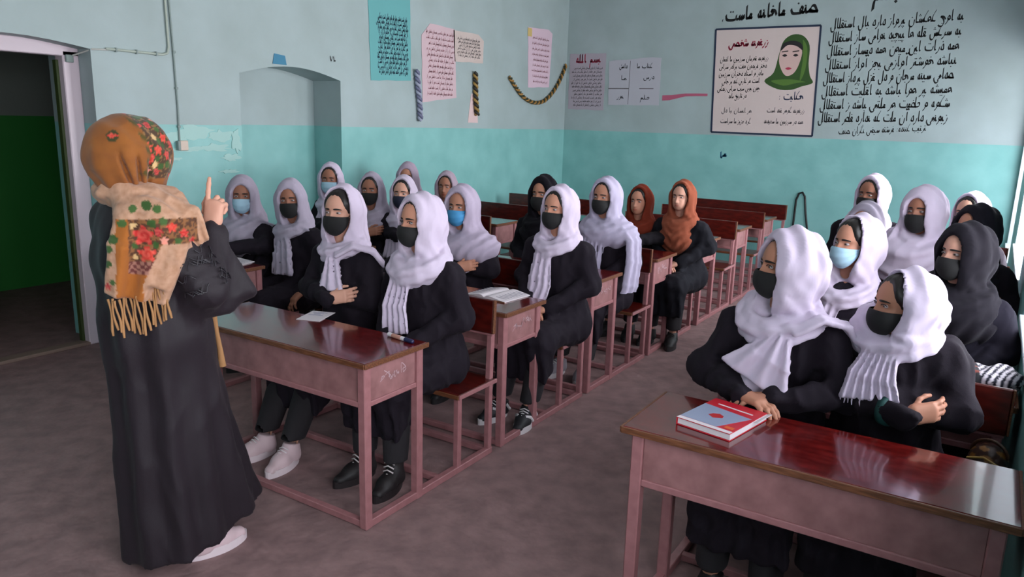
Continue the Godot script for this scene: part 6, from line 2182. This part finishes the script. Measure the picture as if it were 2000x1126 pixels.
	f.ell(Transform3D(Basis.IDENTITY, Vector3(-0.055, 0.04, 0)), Vector3(0.08, 0.05, 0.075), 0.03, false, 0.005, Vector3(60, 20, 50))
	f.ell(Transform3D(Basis.IDENTITY, Vector3(0.05, 0.045, 0.01)), Vector3(0.075, 0.05, 0.07), 0.03, false, 0.006, Vector3(50, 30, 70))
	f.cap(Vector3(-0.12, 0.025, 0.02), Vector3(0.0, 0.05, 0.055), 0.022, 0.02, 0.02)
	f.cut(Vector3.ZERO, Vector3.DOWN)
	mb = MB.new()
	f.mesh(mb, 0.004, Vector3(14, 14, 14), dress_noise, func(p: Vector3, _n: Vector3) -> Color:
		if p.x < -0.03:
			return lin(0.13, 0.12, 0.15) if p.y < 0.06 or sin(p.z * 160.0) < 0.3 else lin(0.45, 0.20, 0.16)
		return lin(0.80, 0.77, 0.80) if sin(p.x * 260.0 + p.z * 150.0 + 2.0 * sin(p.y * 40.0)) > 0.0 else lin(0.11, 0.11, 0.16))
	put("cloth", mb.mesh(mat("striped_cloth", Color.WHITE, 0.8, {"vc": true})), o)
	# brown handbag on the bench
	o = thing("handbag", "brown and gold patterned handbag on the bench at the right edge", "bag", Vector3(0.115, SEAT + 0.001, -2.90), -0.3)
	f = Field.new(Vector3(-0.12, -0.01, -0.10), Vector3(0.12, 0.27, 0.10), 0.006)
	f.cap(Vector3(-0.03, 0.07, 0), Vector3(0.03, 0.07, 0), 0.075, 0.075, 0.03, Vector3(1, 1, 0.9))
	f.cap(Vector3(-0.03, 0.07, 0), Vector3(0, 0.19, 0), 0.072, 0.05, 0.04)
	f.cap(Vector3(0.03, 0.07, 0), Vector3(0, 0.19, 0), 0.072, 0.05, 0.04)
	f.cut(Vector3.ZERO, Vector3.DOWN)
	mb = MB.new()
	f.mesh(mb, 0.003, Vector3(14, 14, 14), dress_noise, func(p: Vector3, _n: Vector3) -> Color:
		return lin(0.52, 0.34, 0.16) if sin(p.x * 120.0 + p.y * 90.0) + sin(p.y * 150.0 - p.z * 110.0) > 0.5 else lin(0.22, 0.13, 0.09))
	put("bag_body", mb.mesh(mat("patterned_leather", Color.WHITE, 0.45, {"vc": true})), o)
	mb = MB.new()
	var arc := []
	for i in 13:
		var an := PI * i / 12.0
		arc.append(Vector3(cos(an) * 0.055, 0.215 + sin(an) * 0.05, 0.0))
	mb.tube(arc, 0.006, 8)
	put("handle", mb.mesh(mat("brown_leather", Color(0.28, 0.16, 0.09), 0.45)), o)
	mb = MB.new()
	mb.tube([Vector3(-0.05, 0.20, 0.052), Vector3(0.0, 0.218, 0.054), Vector3(0.05, 0.20, 0.052)], 0.004, 6)
	put("zip", mb.mesh(mat("gold_zip", Color(0.70, 0.56, 0.30), 0.3)), o)


func open_book(label: String, at: Vector3, turn: float, w: float, d: float, white: Material, ink: Material) -> Node3D:
	var o := thing("open_book", label, "book", at, turn)
	for s in [-1.0, 1.0]:
		var mb := MB.new()
		var rows := []
		for j in 2:
			var row := PackedVector3Array()
			for i in 9:
				var t := i / 8.0
				row.append(Vector3(s * t * w * 0.5, 0.005 + 0.014 * sin(sqrt(t) * PI) * (1.0 - 0.4 * t) + 0.004 * (1.0 - t), (j - 0.5) * d))
			rows.append(row)
		var lo := []
		for r in rows:
			var q := PackedVector3Array()
			for p in r:
				q.append(Vector3(p.x, 0.0005, p.z))
			lo.append(q)
		mb.grid([rows[0], rows[1]], false, s > 0)
		mb.grid([lo[0], rows[0]], false, s > 0)
		mb.grid([rows[1], lo[1]], false, s > 0)
		mb.quad(lo[0][8], lo[1][8], rows[1][8], rows[0][8], Vector3(s, 0, 0))
		var pg := put("page_block", mb.mesh(white), o)
		for i in 8:
			mb = MB.new()
			var z := lerpf(-d * 0.38, d * 0.36, i / 7.0)
			mb.box(Vector3(s * w * 0.33, 0.0155, z), Vector3(w * 0.26, 0.0008, 0.003), 0.0, Basis(Vector3(0, 0, 1), -s * 0.055))
			put("ink_line", mb.mesh(ink), pg)
	return o
